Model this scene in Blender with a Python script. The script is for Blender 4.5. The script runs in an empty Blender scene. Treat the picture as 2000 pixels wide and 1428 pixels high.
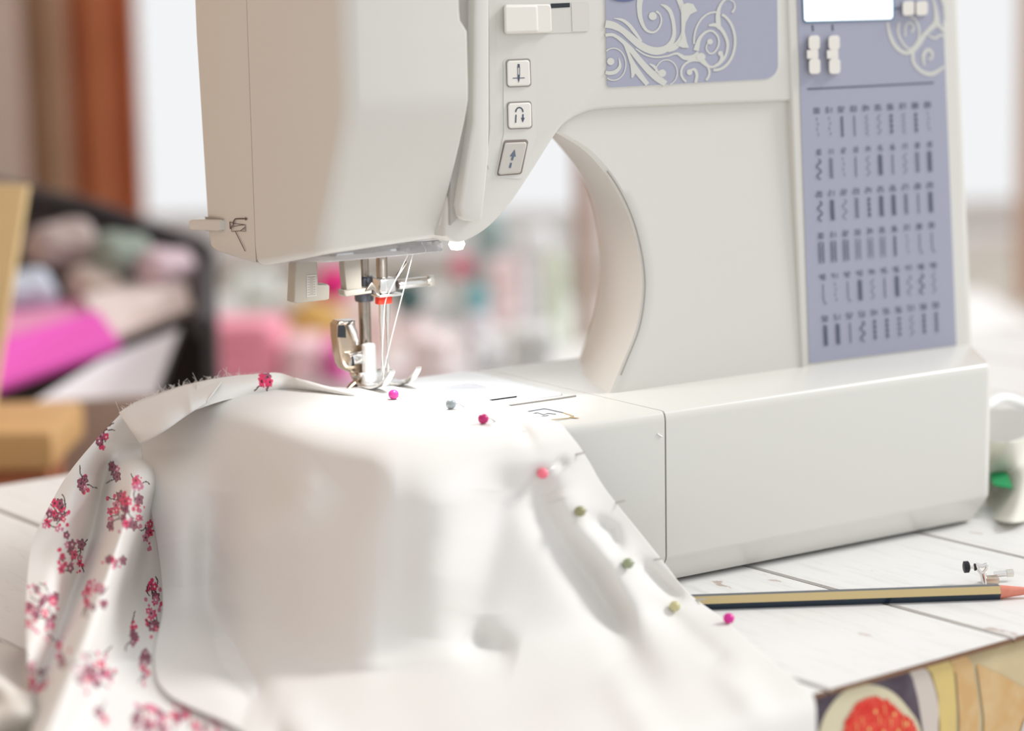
import bpy, bmesh, math, random
import numpy as np
from math import sin, cos, tan, pi, radians, sqrt, atan2
from mathutils import Vector, Matrix

# ------------------------------------------------------------------ camera, world, lights
scene = bpy.context.scene
col = scene.collection
F = 4484.0; CX, CY = 1000.0, 714.0            # focal length and centre in photo pixels (2000 x 1428)
YAW, PITCH, ROLL = radians(33.8), radians(9.5), radians(1.0)
FWD = np.array([sin(YAW)*cos(PITCH), cos(YAW)*cos(PITCH), -sin(PITCH)])
R0 = np.array([cos(YAW), -sin(YAW), 0.0]); U0 = np.cross(R0, FWD)
RT = R0*cos(ROLL) - U0*sin(ROLL); UP = U0*cos(ROLL) + R0*sin(ROLL)
def ray(px, py): return FWD + RT*((px-CX)/F) - UP*((py-CY)/F)
_d = ray(1302, 1152); CAM = -_d/np.linalg.norm(_d)*1.13

cam_data = bpy.data.cameras.new('camera'); cam = bpy.data.objects.new('camera', cam_data); col.objects.link(cam)
cam_data.sensor_width = 22.3; cam_data.lens = F/2000.0*22.3
cam_data.clip_start = 0.01; cam_data.clip_end = 60
M = Matrix(((RT[0], UP[0], -FWD[0], CAM[0]), (RT[1], UP[1], -FWD[1], CAM[1]), (RT[2], UP[2], -FWD[2], CAM[2]), (0, 0, 0, 1)))
cam.matrix_world = M
cam_data.dof.use_dof = True; cam_data.dof.focus_distance = 1.125; cam_data.dof.aperture_fstop = 2.3
scene.camera = cam

world = bpy.data.worlds.new('sky'); scene.world = world; world.use_nodes = True
world.node_tree.nodes['Background'].inputs[0].default_value = (0.97, 0.985, 1.0, 1)
world.node_tree.nodes['Background'].inputs[1].default_value = 0.92

sun_data = bpy.data.lights.new('sun', 'SUN'); sun = bpy.data.objects.new('sun', sun_data); col.objects.link(sun)
sun_data.energy = 2.3; sun_data.angle = radians(16); sun_data.color = (1.0, 0.985, 0.962)
sun.location = (3, -0.5, 2.2)
sun.rotation_euler = Vector((0.80, -0.20, 0.60)).to_track_quat('Z', 'Y').to_euler()

scene.view_settings.view_transform = 'Standard'; scene.view_settings.look = 'None'
scene.view_settings.exposure = 0.0; scene.view_settings.gamma = 1.0
scene.view_settings.use_curve_mapping = False

# ------------------------------------------------------------------ helpers
def at(px, py, X=None, Y=None, Z=None, D=None):
    """the world point on a photo pixel's ray where one coordinate (or the depth D) is known"""
    d = ray(px, py)
    if X is not None: t = (X-CAM[0])/d[0]
    elif Y is not None: t = (Y-CAM[1])/d[1]
    elif Z is not None: t = (Z-CAM[2])/d[2]
    else: t = D
    return CAM + d*t
TILT = 0.045
def yfront(z): return 0.056 + TILT*(z-0.0886)
def onfront(px, py, off=0.0):
    """a point on the slightly leaning front plane of the machine body, off metres behind it"""
    d = ray(px, py)
    k = 0.056 + off - TILT*0.0886
    t = (k - CAM[1] + TILT*CAM[2])/(d[1]-TILT*d[2])
    return CAM + d*t
def bg(px, py, D): return CAM + ray(px, py)*D
HF = np.array([sin(YAW), cos(YAW), 0.0])

def lin(c):
    return tuple(((v/255.0)/12.92 if v/255.0 <= 0.04045 else ((v/255.0+0.055)/1.055)**2.4) for v in c)
def srgb(r, g, b): return lin((r, g, b)) + (1.0,)

MATS = {}
def mat(name, color, rough=0.5, metal=0.0, spec=0.5, noise=None, bump=None, trans=0.0, emit=None, sheen=0.0, sss=0.0, coat=0.0, alpha=1.0, ior=1.45):
    if name in MATS: return MATS[name]
    m = bpy.data.materials.new(name); m.use_nodes = True; nt = m.node_tree; b = nt.nodes['Principled BSDF']
    b.inputs['Base Color'].default_value = color; b.inputs['Roughness'].default_value = rough
    b.inputs['Metallic'].default_value = metal; b.inputs['Specular IOR Level'].default_value = spec
    b.inputs['Transmission Weight'].default_value = trans; b.inputs['IOR'].default_value = ior
    b.inputs['Coat Weight'].default_value = coat; b.inputs['Alpha'].default_value = alpha
    if sheen: b.inputs['Sheen Weight'].default_value = sheen
    if emit:
        b.inputs['Emission Color'].default_value = emit[0]; b.inputs['Emission Strength'].default_value = emit[1]
    tc = nt.nodes.new('ShaderNodeTexCoord')
    if noise:   # (scale, second colour, amount)
        n = nt.nodes.new('ShaderNodeTexNoise'); n.inputs['Scale'].default_value = noise[0]; n.inputs['Detail'].default_value = 4
        nt.links.new(tc.outputs['Object'], n.inputs['Vector'])
        mx = nt.nodes.new('ShaderNodeMix'); mx.data_type = 'RGBA'
        rp = nt.nodes.new('ShaderNodeMapRange'); rp.inputs[1].default_value = 0.4; rp.inputs[2].default_value = 0.75
        rp.inputs[3].default_value = 0; rp.inputs[4].default_value = noise[2]
        nt.links.new(n.outputs['Fac'], rp.inputs[0]); nt.links.new(rp.outputs[0], mx.inputs[0])
        mx.inputs[6].default_value = color; mx.inputs[7].default_value = noise[1]
        nt.links.new(mx.outputs[2], b.inputs['Base Color'])
    if bump:    # (scale, strength)
        n2 = nt.nodes.new('ShaderNodeTexNoise'); n2.inputs['Scale'].default_value = bump[0]; n2.inputs['Detail'].default_value = 3
        nt.links.new(tc.outputs['Object'], n2.inputs['Vector'])
        bp = nt.nodes.new('ShaderNodeBump'); bp.inputs['Strength'].default_value = bump[1]; bp.inputs['Distance'].default_value = 0.001
        nt.links.new(n2.outputs['Fac'], bp.inputs['Height']); nt.links.new(bp.outputs[0], b.inputs['Normal'])
    MATS[name] = m
    return m

def link(o, parent=None):
    col.objects.link(o)
    if parent is not None: o.parent = parent
    return o
def tag(o, label=None, cat=None, group=None, kind=None):
    if label: o['label'] = label
    if cat: o['category'] = cat
    if group: o['group'] = group
    if kind: o['kind'] = kind
    return o
def empty(name, loc=(0, 0, 0)):
    o = bpy.data.objects.new(name, None); o.empty_display_size = 0.02
    o.location = loc; link(o); return o
def obj(name, me, m, parent=None, smooth=True, angle=40):
    if isinstance(me, bmesh.types.BMesh):
        bm = me; me = bpy.data.meshes.new(name)
        bmesh.ops.recalc_face_normals(bm, faces=bm.faces[:])
        bm.to_mesh(me); bm.free()
    me.name = name
    if smooth:
        me.polygons.foreach_set('use_smooth', [True]*len(me.polygons))
        if angle: me.set_sharp_from_angle(angle=radians(angle))
    for mm in (m if isinstance(m, (list, tuple)) else [m]): me.materials.append(mm)
    o = bpy.data.objects.new(name, me); link(o, None)
    if parent is not None:
        o.parent = parent
        if parent.type == 'EMPTY': o.matrix_parent_inverse = Matrix.Translation(-parent.location)
    return o
def pydata(verts, faces):
    me = bpy.data.meshes.new('m'); me.from_pydata([tuple(map(float, v)) for v in verts], [], faces); me.update(); return me
def gridmesh(P, closed_u=False):
    """P: (nv, nu, 3) array"""
    nv, nu = P.shape[:2]
    me = bpy.data.meshes.new('g')
    V = P.reshape(-1, 3)
    idx = np.arange(nv*nu).reshape(nv, nu)
    if closed_u: idx = np.concatenate([idx, idx[:, :1]], 1)
    q = np.stack([idx[:-1, :-1], idx[:-1, 1:], idx[1:, 1:], idx[1:, :-1]], -1).reshape(-1, 4)
    me.vertices.add(len(V)); me.vertices.foreach_set('co', V.astype(np.float32).ravel())
    me.loops.add(q.size); me.loops.foreach_set('vertex_index', q.ravel().astype(np.int32))
    me.polygons.add(len(q)); me.polygons.foreach_set('loop_start', np.arange(0, q.size, 4, dtype=np.int32))
    try: me.polygons.foreach_set('loop_total', np.full(len(q), 4, dtype=np.int32))
    except Exception: pass
    me.update(calc_edges=True); me.validate(); return me
def rot_to(v):
    return Vector(v).to_track_quat('Z', 'Y').to_matrix()
def bm_box(bm, c, s, rot=None, bevel=0.0, seg=2):
    r = bmesh.ops.create_cube(bm, size=1.0)
    vs = r['verts']
    bmesh.ops.scale(bm, vec=Vector(s), verts=vs)
    if bevel:
        es = list({e for v in vs for e in v.link_edges})
        rb = bmesh.ops.bevel(bm, geom=es, offset=bevel, segments=seg, affect='EDGES', profile=0.5)
        vs = list({v for f in rb['faces'] for v in f.verts} | {v for v in vs if v.is_valid})
    if rot is not None: bmesh.ops.rotate(bm, cent=(0, 0, 0), matrix=rot, verts=vs)
    bmesh.ops.translate(bm, vec=Vector(c), verts=vs)
    return vs
def box(name, c, s, m, parent=None, rot=None, bevel=0.0, seg=2):
    bm = bmesh.new(); bm_box(bm, c, s, rot, bevel, seg); return obj(name, bm, m, parent)
def tube_data(path, rad, n=10, caps=True):
    P = [Vector(p) for p in path]
    if not hasattr(rad, '__len__'): rad = [rad]*len(P)
    V, Fc = [], []
    t0 = (P[1]-P[0]).normalized()
    a = t0.orthogonal().normalized()
    for i, p in enumerate(P):
        t = (P[min(i+1, len(P)-1)]-P[max(i-1, 0)]).normalized()
        a = (a - t*a.dot(t)).normalized(); b = t.cross(a)
        for k in range(n):
            th = 2*pi*k/n; V.append(p + (a*cos(th)+b*sin(th))*rad[i])
    for i in range(len(P)-1):
        for k in range(n):
            Fc.append((i*n+k, i*n+(k+1) % n, (i+1)*n+(k+1) % n, (i+1)*n+k))
    if caps:
        Fc.append(tuple(range(n-1, -1, -1))); Fc.append(tuple(range((len(P)-1)*n, len(P)*n)))
    return V, Fc
def tube(name, path, rad, m, parent=None, n=10, angle=50):
    V, Fc = tube_data(path, rad, n); return obj(name, pydata(V, Fc), m, parent, angle=angle)
def join_data(parts):
    V, Fc = [], []
    for v, f in parts:
        o = len(V); V += list(v); Fc += [tuple(i+o for i in q) for q in f]
    return V, Fc
def catmull(pts, n=8, closed=False):
    P = [np.array(p, float) for p in pts]; out = []
    m = len(P)
    rng = range(m if closed else m-1)
    for i in rng:
        if closed: a, b, c, d = P[i-1], P[i], P[(i+1) % m], P[(i+2) % m]
        else: a, b, c, d = P[max(i-1, 0)], P[i], P[i+1], P[min(i+2, m-1)]
        for k in range(n):
            t = k/n
            out.append(0.5*((2*b)+(-a+c)*t+(2*a-5*b+4*c-d)*t*t+(-a+3*b-3*c+d)*t**3))
    if not closed: out.append(P[-1])
    return out
def prism(name, outline, yf, yb, m, parent=None, bevel=0.003, seg=3, back=None, angle=35):
    """outline: list of (x, z); yf a function of (x, z) or number for the front, yb for the back"""
    bm = bmesh.new()
    fy = yf if callable(yf) else (lambda x, z: yf)
    by = yb if callable(yb) else (lambda x, z: yb)
    bo = back or outline
    fv = [bm.verts.new((x, fy(x, z), z)) for x, z in outline]
    bv = [bm.verts.new((x, by(x, z), z)) for x, z in bo]
    ff = bm.faces.new(fv); bm.faces.new(bv[::-1])
    n = len(fv)
    for i in range(n): bm.faces.new((fv[i], bv[i], bv[(i+1) % n], fv[(i+1) % n]))
    bmesh.ops.recalc_face_normals(bm, faces=bm.faces[:])
    if bevel:
        es = [e for e in ff.edges]
        bmesh.ops.bevel(bm, geom=es, offset=bevel, segments=seg, affect='EDGES', profile=0.5, clamp_overlap=True)
    return obj(name, bm, m, parent, angle=angle)
def fillet_poly(pts, n=5):
    """pts: (x, y, r) -> list of (x, y) with rounded corners"""
    out = []; m = len(pts)
    for i in range(m):
        p = np.array(pts[i][:2], float); r = pts[i][2] if len(pts[i]) > 2 else 0
        if r <= 0: out.append(tuple(p)); continue
        a = np.array(pts[i-1][:2], float)-p; b = np.array(pts[(i+1) % m][:2], float)-p
        la, lb = np.linalg.norm(a), np.linalg.norm(b); a /= la; b /= lb
        ang = math.acos(max(-1, min(1, float(a@b))))
        t = min(r/tan(ang/2), la*0.49, lb*0.49); rr = t*tan(ang/2)
        c = p+(a+b)/np.linalg.norm(a+b)*(rr/sin(ang/2))
        s = p+a*t-c; e = p+b*t-c
        a0 = atan2(s[1], s[0]); a1 = atan2(e[1], e[0]); d = (a1-a0+pi) % (2*pi)-pi
        for k in range(n+1):
            th = a0+d*k/n; out.append((c[0]+rr*cos(th), c[1]+rr*sin(th)))
    return out
def loft(name, rings, m, parent=None, angle=40, cap=True):
    n = len(rings[0]); V = [p for r in rings for p in r]; Fc = []
    for i in range(len(rings)-1):
        for k in range(n): Fc.append((i*n+k, i*n+(k+1) % n, (i+1)*n+(k+1) % n, (i+1)*n+k))
    if cap: Fc.append(tuple(range(n-1, -1, -1))); Fc.append(tuple(range((len(rings)-1)*n, len(rings)*n)))
    bm = bmesh.new(); me = pydata(V, Fc); bm.from_mesh(me); bpy.data.meshes.remove(me)
    return obj(name, bm, m, parent, angle=angle)
def lathe_data(prof, origin, axis, n=20):
    """prof: list of (r, h) along the axis"""
    Rm = rot_to(axis); o = Vector(origin); V, Fc = [], []
    for r, h in prof:
        for k in range(n):
            th = 2*pi*k/n; V.append(o + Rm @ Vector((r*cos(th), r*sin(th), h)))
    for i in range(len(prof)-1):
        for k in range(n): Fc.append((i*n+k, i*n+(k+1) % n, (i+1)*n+(k+1) % n, (i+1)*n+k))
    Fc.append(tuple(range(n-1, -1, -1))); Fc.append(tuple(range((len(prof)-1)*n, len(prof)*n)))
    return V, Fc
def lathe(name, prof, origin, axis, m, parent=None, n=20, angle=40):
    return obj(name, pydata(*lathe_data(prof, origin, axis, n)), m, parent, angle=angle)
def ribbon_data(pts, w, proj):
    """flat stroke in photo pixels laid on a real surface by proj(px, py)"""
    P = [np.array(p, float) for p in pts]
    if not hasattr(w, '__len__'): w = [w]*len(P)
    V, Fc = [], []
    for i, p in enumerate(P):
        t = P[min(i+1, len(P)-1)]-P[max(i-1, 0)]; t = t/(np.linalg.norm(t)+1e-9); nn = np.array([-t[1], t[0]])
        a = p+nn*w[i]/2; b = p-nn*w[i]/2
        V.append(proj(*a)); V.append(proj(*b))
    for i in range(len(P)-1): Fc.append((2*i, 2*i+1, 2*i+3, 2*i+2))
    return V, Fc
def stroke_data(ctrl, widths, proj, n=8, sc=1.0, ox=0.0, oy=0.0):
    pts = [(ox+x/sc, oy+y/sc) for x, y in ctrl]
    if not hasattr(widths, '__len__'): widths = [widths]*len(pts)
    arr = [(p[0], p[1], w/sc) for p, w in zip(pts, widths)]
    cm = catmull(arr, n)
    return ribbon_data([(c[0], c[1]) for c in cm], [max(c[2], 0.3) for c in cm], proj)
def disc_data(x, y, rx, ry, proj, n=20):
    V = [proj(x, y)]+[proj(x+rx*cos(2*pi*k/n), y+ry*sin(2*pi*k/n)) for k in range(n)]
    return V, [(0, 1+k, 1+(k+1) % n) for k in range(n)]
def poly_data(pts, proj): return [proj(*p) for p in pts], [tuple(range(len(pts)))]
def smoothstep(a, b, x):
    t = np.clip((x-a)/(b-a), 0, 1); return t*t*(3-2*t)

# ------------------------------------------------------------------ materials
PLAS = mat('warm_white_plastic', (0.645, 0.63, 0.59, 1), 0.38, bump=(1800, 0.03))
PLAS2 = mat('white_plastic_gloss', (0.675, 0.665, 0.625, 1), 0.26, bump=(1500, 0.02))
PLASD = mat('grey_white_plastic', (0.62, 0.60, 0.56, 1), 0.4)
BTN = mat('button_plastic', (0.74, 0.71, 0.66, 1), 0.35)
BTNG = mat('button_grey_plastic', (0.52, 0.49, 0.45, 1), 0.35)
LAV = mat('lavender_print', srgb(158, 160, 178), 0.45)
DKLAV = mat('dark_lavender_print', srgb(92, 100, 140), 0.45)
ORN = mat('ornament_cream', srgb(200, 200, 194), 0.45)
INK = mat('dark_ink', srgb(72, 80, 98), 0.5)
INKP = mat('panel_ink', srgb(84, 92, 110), 0.5)
DARK = mat('dark_slot', srgb(34, 40, 46), 0.6)
SEAM = mat('seam_grey', srgb(150, 144, 138), 0.6)
CHROME = mat('chrome', (0.80, 0.79, 0.77, 1), 0.14, 1.0)
STEEL = mat('brown_reflect_steel', (0.42, 0.37, 0.32, 1), 0.26, 1.0, noise=(300, (0.28, 0.25, 0.22, 1), 0.5))  # colour darkened to paint brown reflections into the steel
BLACK = mat('black_plastic', srgb(28, 30, 34), 0.4)
RED = mat('red_plastic', srgb(235, 60, 40), 0.4)
TAUPE = mat('taupe_plastic', srgb(178, 170, 158), 0.45)
CLEAR = mat('clear_plastic', (0.93, 0.93, 0.97, 1), 0.08, trans=0.75)
LED = mat('lamp_glow', (1, 1, 1, 1), 0.4, emit=((1, 0.98, 0.95, 1), 3.0))
LCD = mat('lit_screen', (0.9, 0.95, 1, 1), 0.3, emit=((0.93, 0.98, 1, 1), 0.75))
THREAD = mat('white_thread', (0.9, 0.9, 0.9, 1), 0.6)

# ------------------------------------------------------------------ the setting: room behind
FLOOR_Z = -0.76
def rf(r, d, z):
    """room frame: r metres right of the line of sight, d metres along it, z up (table top is 0)"""
    p = np.array([CAM[0], CAM[1], 0.0]) + R0*r + HF*d; return np.array([p[0], p[1], z])
def room_box(name, r0, r1, d0, d1, z0, z1, m, parent=None, bevel=0.0):
    c = rf((r0+r1)/2, (d0+d1)/2, (z0+z1)/2)
    return box(name, c, (abs(r1-r0), abs(d1-d0), abs(z1-z0)), m, parent, rot=Matrix.Rotation(-YAW, 3, 'Z'), bevel=bevel)
WALL = mat('beige_wall_paint', srgb(240, 228, 220), 0.85, noise=(6, srgb(234, 218, 208), 0.5))
WALLC = mat('brightened_wall_paint', srgb(242, 242, 238), 0.85, noise=(6, srgb(236, 234, 228), 0.5))  # paler copy of the wall colour, painting more light onto the backlit part
WALLW = mat('warm_wall_paint', srgb(188, 162, 140), 0.85, noise=(5, srgb(180, 152, 130), 0.5))
FLOORM = mat('wood_floor', srgb(228, 222, 214), 0.5, noise=(9, srgb(214, 206, 196), 0.7))
WFRAME = mat('white_gloss_paint', (0.85, 0.85, 0.84, 1), 0.35)
GLASS = mat('window_glass', (1, 1, 1, 1), 0.02, trans=1.0, ior=1.02, spec=0.1)
WD = 4.2   # distance of the window wall
fl = room_box('floor', -1.1, 2.6, -0.6, WD+0.15, FLOOR_Z-0.05, FLOOR_Z, FLOORM); tag(fl, kind='structure')
wl, wr = -0.72, 1.02      # window opening, room frame
wz0, wz1 = -0.17, 1.45
for nm, a in (('wall_back', (-1.1, wl, WD, WD+0.14, FLOOR_Z, 2.0)), ('wall_right', (wr, 1.3, WD, WD+0.14, FLOOR_Z, 2.0)),
              ('wall_below', (wl, wr, WD, WD+0.14, FLOOR_Z, wz0)), ('wall_above', (wl, wr, WD, WD+0.14, wz1, 2.0))):
    tag(room_box(nm, *a, WALL if nm != 'wall_below' else WALLC), kind='structure')
tag(room_box('unseen_wall_left', -1.1, -0.96, -0.6, WD, FLOOR_Z, 2.0, WALLW), kind='structure')  # unseen wall added close by to block and warm the light from the left
w1 = empty('window_1', rf((wl+wr)/2, WD+0.05, wz0)); tag(w1, kind='structure')
for r0, r1, z0, z1 in ((wl, wl+0.05, wz0, wz1), (wr-0.05, wr, wz0, wz1), (wl, wr, wz0, wz0+0.05), (wl, wr, wz1-0.05, wz1)):
    room_box('frame_bar', r0, r1, WD+0.02, WD+0.09, z0, z1, WFRAME, w1, 0.004)
room_box('mullion', 0.25, 0.31, WD+0.02, WD+0.09, wz0, wz1, WFRAME, w1, 0.004)
room_box('pane', wl+0.05, 0.25, WD+0.05, WD+0.056, wz0+0.05, wz1-0.05, GLASS, w1)
room_box('pane', 0.31, wr-0.05, WD+0.05, WD+0.056, wz0+0.05, wz1-0.05, GLASS, w1)
room_box('window_sill', wl-0.05, wr+0.05, WD-0.16, WD+0.02, wz0-0.03, wz0, WFRAME, w1, 0.006)

# ------------------------------------------------------------------ table
TA = radians(3.7)
TE = np.array([cos(TA), sin(TA), 0]); TN = np.array([-sin(TA), cos(TA), 0])
FE = at(1590, 1355, Z=0.0); V0 = float(FE@TN); V1 = 0.445
def tpt(u, v, z): p = TE*u + TN*v; return np.array([p[0], p[1], z])
def plank_material():
    m = bpy.data.materials.new('white_painted_wood'); m.use_nodes = True; nt = m.node_tree; b = nt.nodes['Principled BSDF']
    L = nt.links.new; N = nt.nodes.new
    tc = N('ShaderNodeTexCoord')
    def streak(scale, sx, sy, detail=5):
        mp = N('ShaderNodeMapping'); mp.inputs['Rotation'].default_value = (0, 0, -TA); mp.inputs['Scale'].default_value = (sx, sy, 1)
        L(tc.outputs['Object'], mp.inputs[0])
        n = N('ShaderNodeTexNoise'); n.inputs['Scale'].default_value = scale; n.inputs['Detail'].default_value = detail; n.inputs['Roughness'].default_value = 0.6
        L(mp.outputs[0], n.inputs['Vector']); return n
    def band(n, lo, hi, amt):
        r = N('ShaderNodeMapRange'); r.inputs[1].default_value = lo; r.inputs[2].default_value = hi; r.inputs[3].default_value = 0; r.inputs[4].default_value = amt
        L(n.outputs['Fac'], r.inputs[0]); return r
    grain = band(streak(14, 9, 1.0), 0.52, 0.72, 0.55)
    chips = band(streak(22, 2.4, 1.0, 6), 0.655, 0.68, 0.75)
    fine = band(streak(60, 12, 0.7, 3), 0.60, 0.72, 0.45)
    def mix(fac, a, c):
        mx = N('ShaderNodeMix'); mx.data_type = 'RGBA'; L(fac.outputs[0], mx.inputs[0])
        if isinstance(a, tuple): mx.inputs[6].default_value = a
        else: L(a.outputs[2], mx.inputs[6])
        mx.inputs[7].default_value = c; return mx
    c1 = mix(grain, (0.77, 0.765, 0.75, 1), (0.62, 0.61, 0.59, 1))
    c2 = mix(fine, c1, (0.52, 0.51, 0.50, 1))
    c3 = mix(chips, c2, (0.40, 0.29, 0.24, 1))
    L(c3.outputs[2], b.inputs['Base Color']); b.inputs['Roughness'].default_value = 0.42
    bp = N('ShaderNodeBump'); bp.inputs['Strength'].default_value = 0.25; bp.inputs['Distance'].default_value = 0.0006
    L(grain.outputs[0], bp.inputs['Height']); L(bp.outputs[0], b.inputs['Normal'])
    return m
PLANK = plank_material()
RAWEDGE = mat('raw_wood_edge', srgb(120, 88, 66), 0.8)
TBODY = mat('table_body_wood', srgb(176, 150, 118), 0.7, noise=(12, srgb(150, 120, 90), 0.6))
table = empty('sewing_table', tuple(tpt(0.2, 0.14, FLOOR_Z)))
tag(table, 'white painted plank table standing under the sewing machine', 'table')
PW = 0.1165; TT = 0.0024
def plank_piece(u0, u1, v0, v1, parent):
    g = 0.0011
    bm = bmesh.new()
    cs = [(u0+g, v0), (u1-g, v0), (u1-g, v1), (u0+g, v1)]
    tv = [bm.verts.new(tpt(u, v, 0.0)) for u, v in cs]; bv = [bm.verts.new(tpt(u, v, -TT)) for u, v in cs]
    top = bm.faces.new(tv); bm.faces.new(bv[::-1])
    for i in range(4):
        f = bm.faces.new((tv[i], bv[i], bv[(i+1) % 4], tv[(i+1) % 4])); f.material_index = 1
    bmesh.ops.bevel(bm, geom=[e for e in top.edges if abs((e.verts[0].co-e.verts[1].co).dot(Vector(TN))) > 0.05], offset=0.0009, segments=2, affect='EDGES')
    return obj('plank', bm, [PLANK, RAWEDGE], parent, smooth=False)
UL = -0.288
for k in range(-3, 10):
    plank_piece(UL+PW*k, UL+PW*(k+1), V0, V1, table)
UA, UB = UL-PW*3, UL+PW*10
def tbox(name, u0, u1, v0, v1, z0, z1, m, parent, bevel=0.0):
    return box(name, tpt((u0+u1)/2, (v0+v1)/2, (z0+z1)/2), (u1-u0, v1-v0, z1-z0), m, parent, rot=Matrix.Rotation(TA, 3, 'Z'), bevel=bevel)
tbox('table_frame', UA+0.01, UB-0.01, V0+0.008, V1-0.01, -0.09, -TT-0.0002, mat('joint_dark', srgb(70, 66, 64), 0.8), table)
for u in (UA+0.05, UB-0.05):
    for v in (V0+0.06, V1-0.06):
        tbox('leg', u-0.03, u+0.03, v-0.03, v+0.03, FLOOR_Z, -0.09, TBODY, table, 0.004)

# fruit-print oilcloth hanging over the front of the table
CLOTHP = mat('oilcloth_tan', srgb(196, 178, 142), 0.38, noise=(40, srgb(205, 190, 150), 0.8), spec=0.3)
oil = empty('fruit_print_oilcloth', tuple(tpt(0.1, V0, -0.2))); tag(oil, 'glossy tan oilcloth printed with figs hanging below the table front edge', 'oilcloth')
def oilproj(off):
    def f(px, py):
        d = ray(px, py); k = V0+0.004-off
        t = (k-CAM@TN)/(d@TN); return CAM+d*t
    return f
us = np.linspace(UA+0.02, UB-0.02, 60); zs = np.linspace(-TT-0.0003, -0.30, 24)
P = np.array([[tpt(u, V0+0.004+0.0025*max(0, -z-0.06)*sin(u*38), z) for u in us] for z in zs])
o = obj('cloth_sheet', gridmesh(P), CLOTHP, oil)
sm = o.modifiers.new('thickness', 'SOLIDIFY'); sm.thickness = 0.0008; sm.offset = -1
def decal(name, parts, m, parent):
    """flat print; each stroke lies a hair above the one before it so that none is coplanar"""
    out = []
    for k, (v, f) in enumerate(parts):
        out.append(([np.array(p)+(CAM-np.array(p))*(4e-6*min(k, 60)) for p in v], f))
    return obj(name, pydata(*join_data(out)), m, parent, smooth=False)
p1, p2, p3, p4 = oilproj(0.0014), oilproj(0.0018), oilproj(0.0022), oilproj(0.0026)
def curve_px(c, n=8): return [tuple(p) for p in catmull(c, n)]
def below_edge(pts, pr):   # keep print under the plank edge
    out = []
    for p in pts:
        q = pr(*p); q = np.array(q); q[2] = min(q[2], -TT-0.0006); out.append(q)
    return out, [tuple(range(len(out)))]
FIGSKIN = mat('fig_skin_print', srgb(72, 60, 74), 0.38, noise=(90, srgb(104, 96, 108), 0.7), spec=0.3)
FIGFL = mat('fig_rind_print', srgb(206, 198, 170), 0.38, spec=0.3); FIGRED = mat('fig_flesh_print', srgb(205, 42, 32), 0.25, noise=(260, srgb(222, 90, 70), 0.9), spec=0.3)
FIGSEED = mat('fig_seed_print', srgb(232, 196, 120), 0.3); PGREY = mat('fruit_grey_print', srgb(198, 188, 180), 0.38, spec=0.3)
PYEL = mat('fruit_yellow_print', srgb(206, 184, 118), 0.38, noise=(60, srgb(196, 172, 120), 0.8), spec=0.3); POR = mat('fruit_orange_print', srgb(198, 160, 108), 0.38, noise=(80, srgb(206, 182, 140), 0.9), spec=0.3)
decal('fig_print', [below_edge([(1780, 1590), (1740, 1640), (1690, 1655), (1630, 1630), (1580, 1570), (1560, 1500), (1570, 1400), (1585, 1350), (1640, 1330), (1765, 1296)]+curve_px([(1768, 1300), (1782, 1325), (1793, 1370), (1801, 1425), (1803, 1500)])[::1], p1)], FIGSKIN, oil)
decal('rind_print', [below_edge(curve_px([(1790, 1560), (1745, 1612), (1690, 1625), (1640, 1600), (1600, 1550), (1585, 1500), (1600, 1428), (1618, 1385), (1650, 1350), (1695, 1337), (1740, 1350), (1775, 1385), (1798, 1425), (1806, 1500)]), p2)], FIGFL, oil)
random.seed(4)
red = curve_px([(1770, 1545), (1735, 1575), (1690, 1580), (1650, 1555), (1635, 1520), (1648, 1428), (1660, 1395), (1685, 1366), (1705, 1362), (1735, 1372), (1762, 1394), (1790, 1425), (1796, 1520)], 10)
red = [(x+random.uniform(-2.5, 2.5), y+random.uniform(-4, 3)) for x, y in red]
decal('flesh_print', [below_edge(red, p3)], FIGRED, oil)
decal('seed_print', [disc_data(x, y, 2.6, 4.2, p4, 8) for x, y in [(1690, 1500), (1730, 1510), (1765, 1480), (1660, 1480), (1705, 1545), (1745, 1540), (1710, 1390), (1747, 1395), (1698, 1425), (1726, 1430), (1755, 1428), (1772, 1414), (1680, 1450), (1740, 1455)]]
      + [ribbon_data([(x, y), (x+2, y+9), (x+1, y+17)], 1.4, p4) for x, y in [(1727, 1378), (1739, 1402), (1717, 1398), (1684, 1400), (1673, 1412), (1764, 1406)]], FIGSEED, oil)
decal('fruit_print', [below_edge([(1770, 1294), (1800, 1286)]+curve_px([(1812, 1310), (1826, 1345), (1834, 1390), (1832, 1440), (1828, 1690)])+[(1806, 1690), (1803, 1428), (1793, 1365), (1783, 1325)], p1)], PGREY, oil)
decal('fruit_print', [below_edge([(1806, 1286), (1850, 1272), (1862, 1300), (1868, 1380), (1864, 1690), (1834, 1690), (1836, 1420), (1832, 1360), (1820, 1315)], p1)], PYEL, oil)
decal('fruit_print', [below_edge([(1855, 1272), (1888, 1262), (1900, 1300), (1912, 1380), (1908, 1690), (1872, 1690), (1874, 1400), (1868, 1320)], p1)], POR, oil)
decal('fruit_print', [below_edge([(1908, 1296), (1960, 1320), (2002, 1345), (2040, 1370), (2000, 1420), (1980, 1690), (1918, 1690), (1922, 1400)], p1)], POR, oil)
decal('fruit_print', [below_edge([(1990, 1440), (2002, 1402), (2060, 1380), (2060, 1690), (1975, 1690)], p2)], PGREY, oil)

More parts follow.
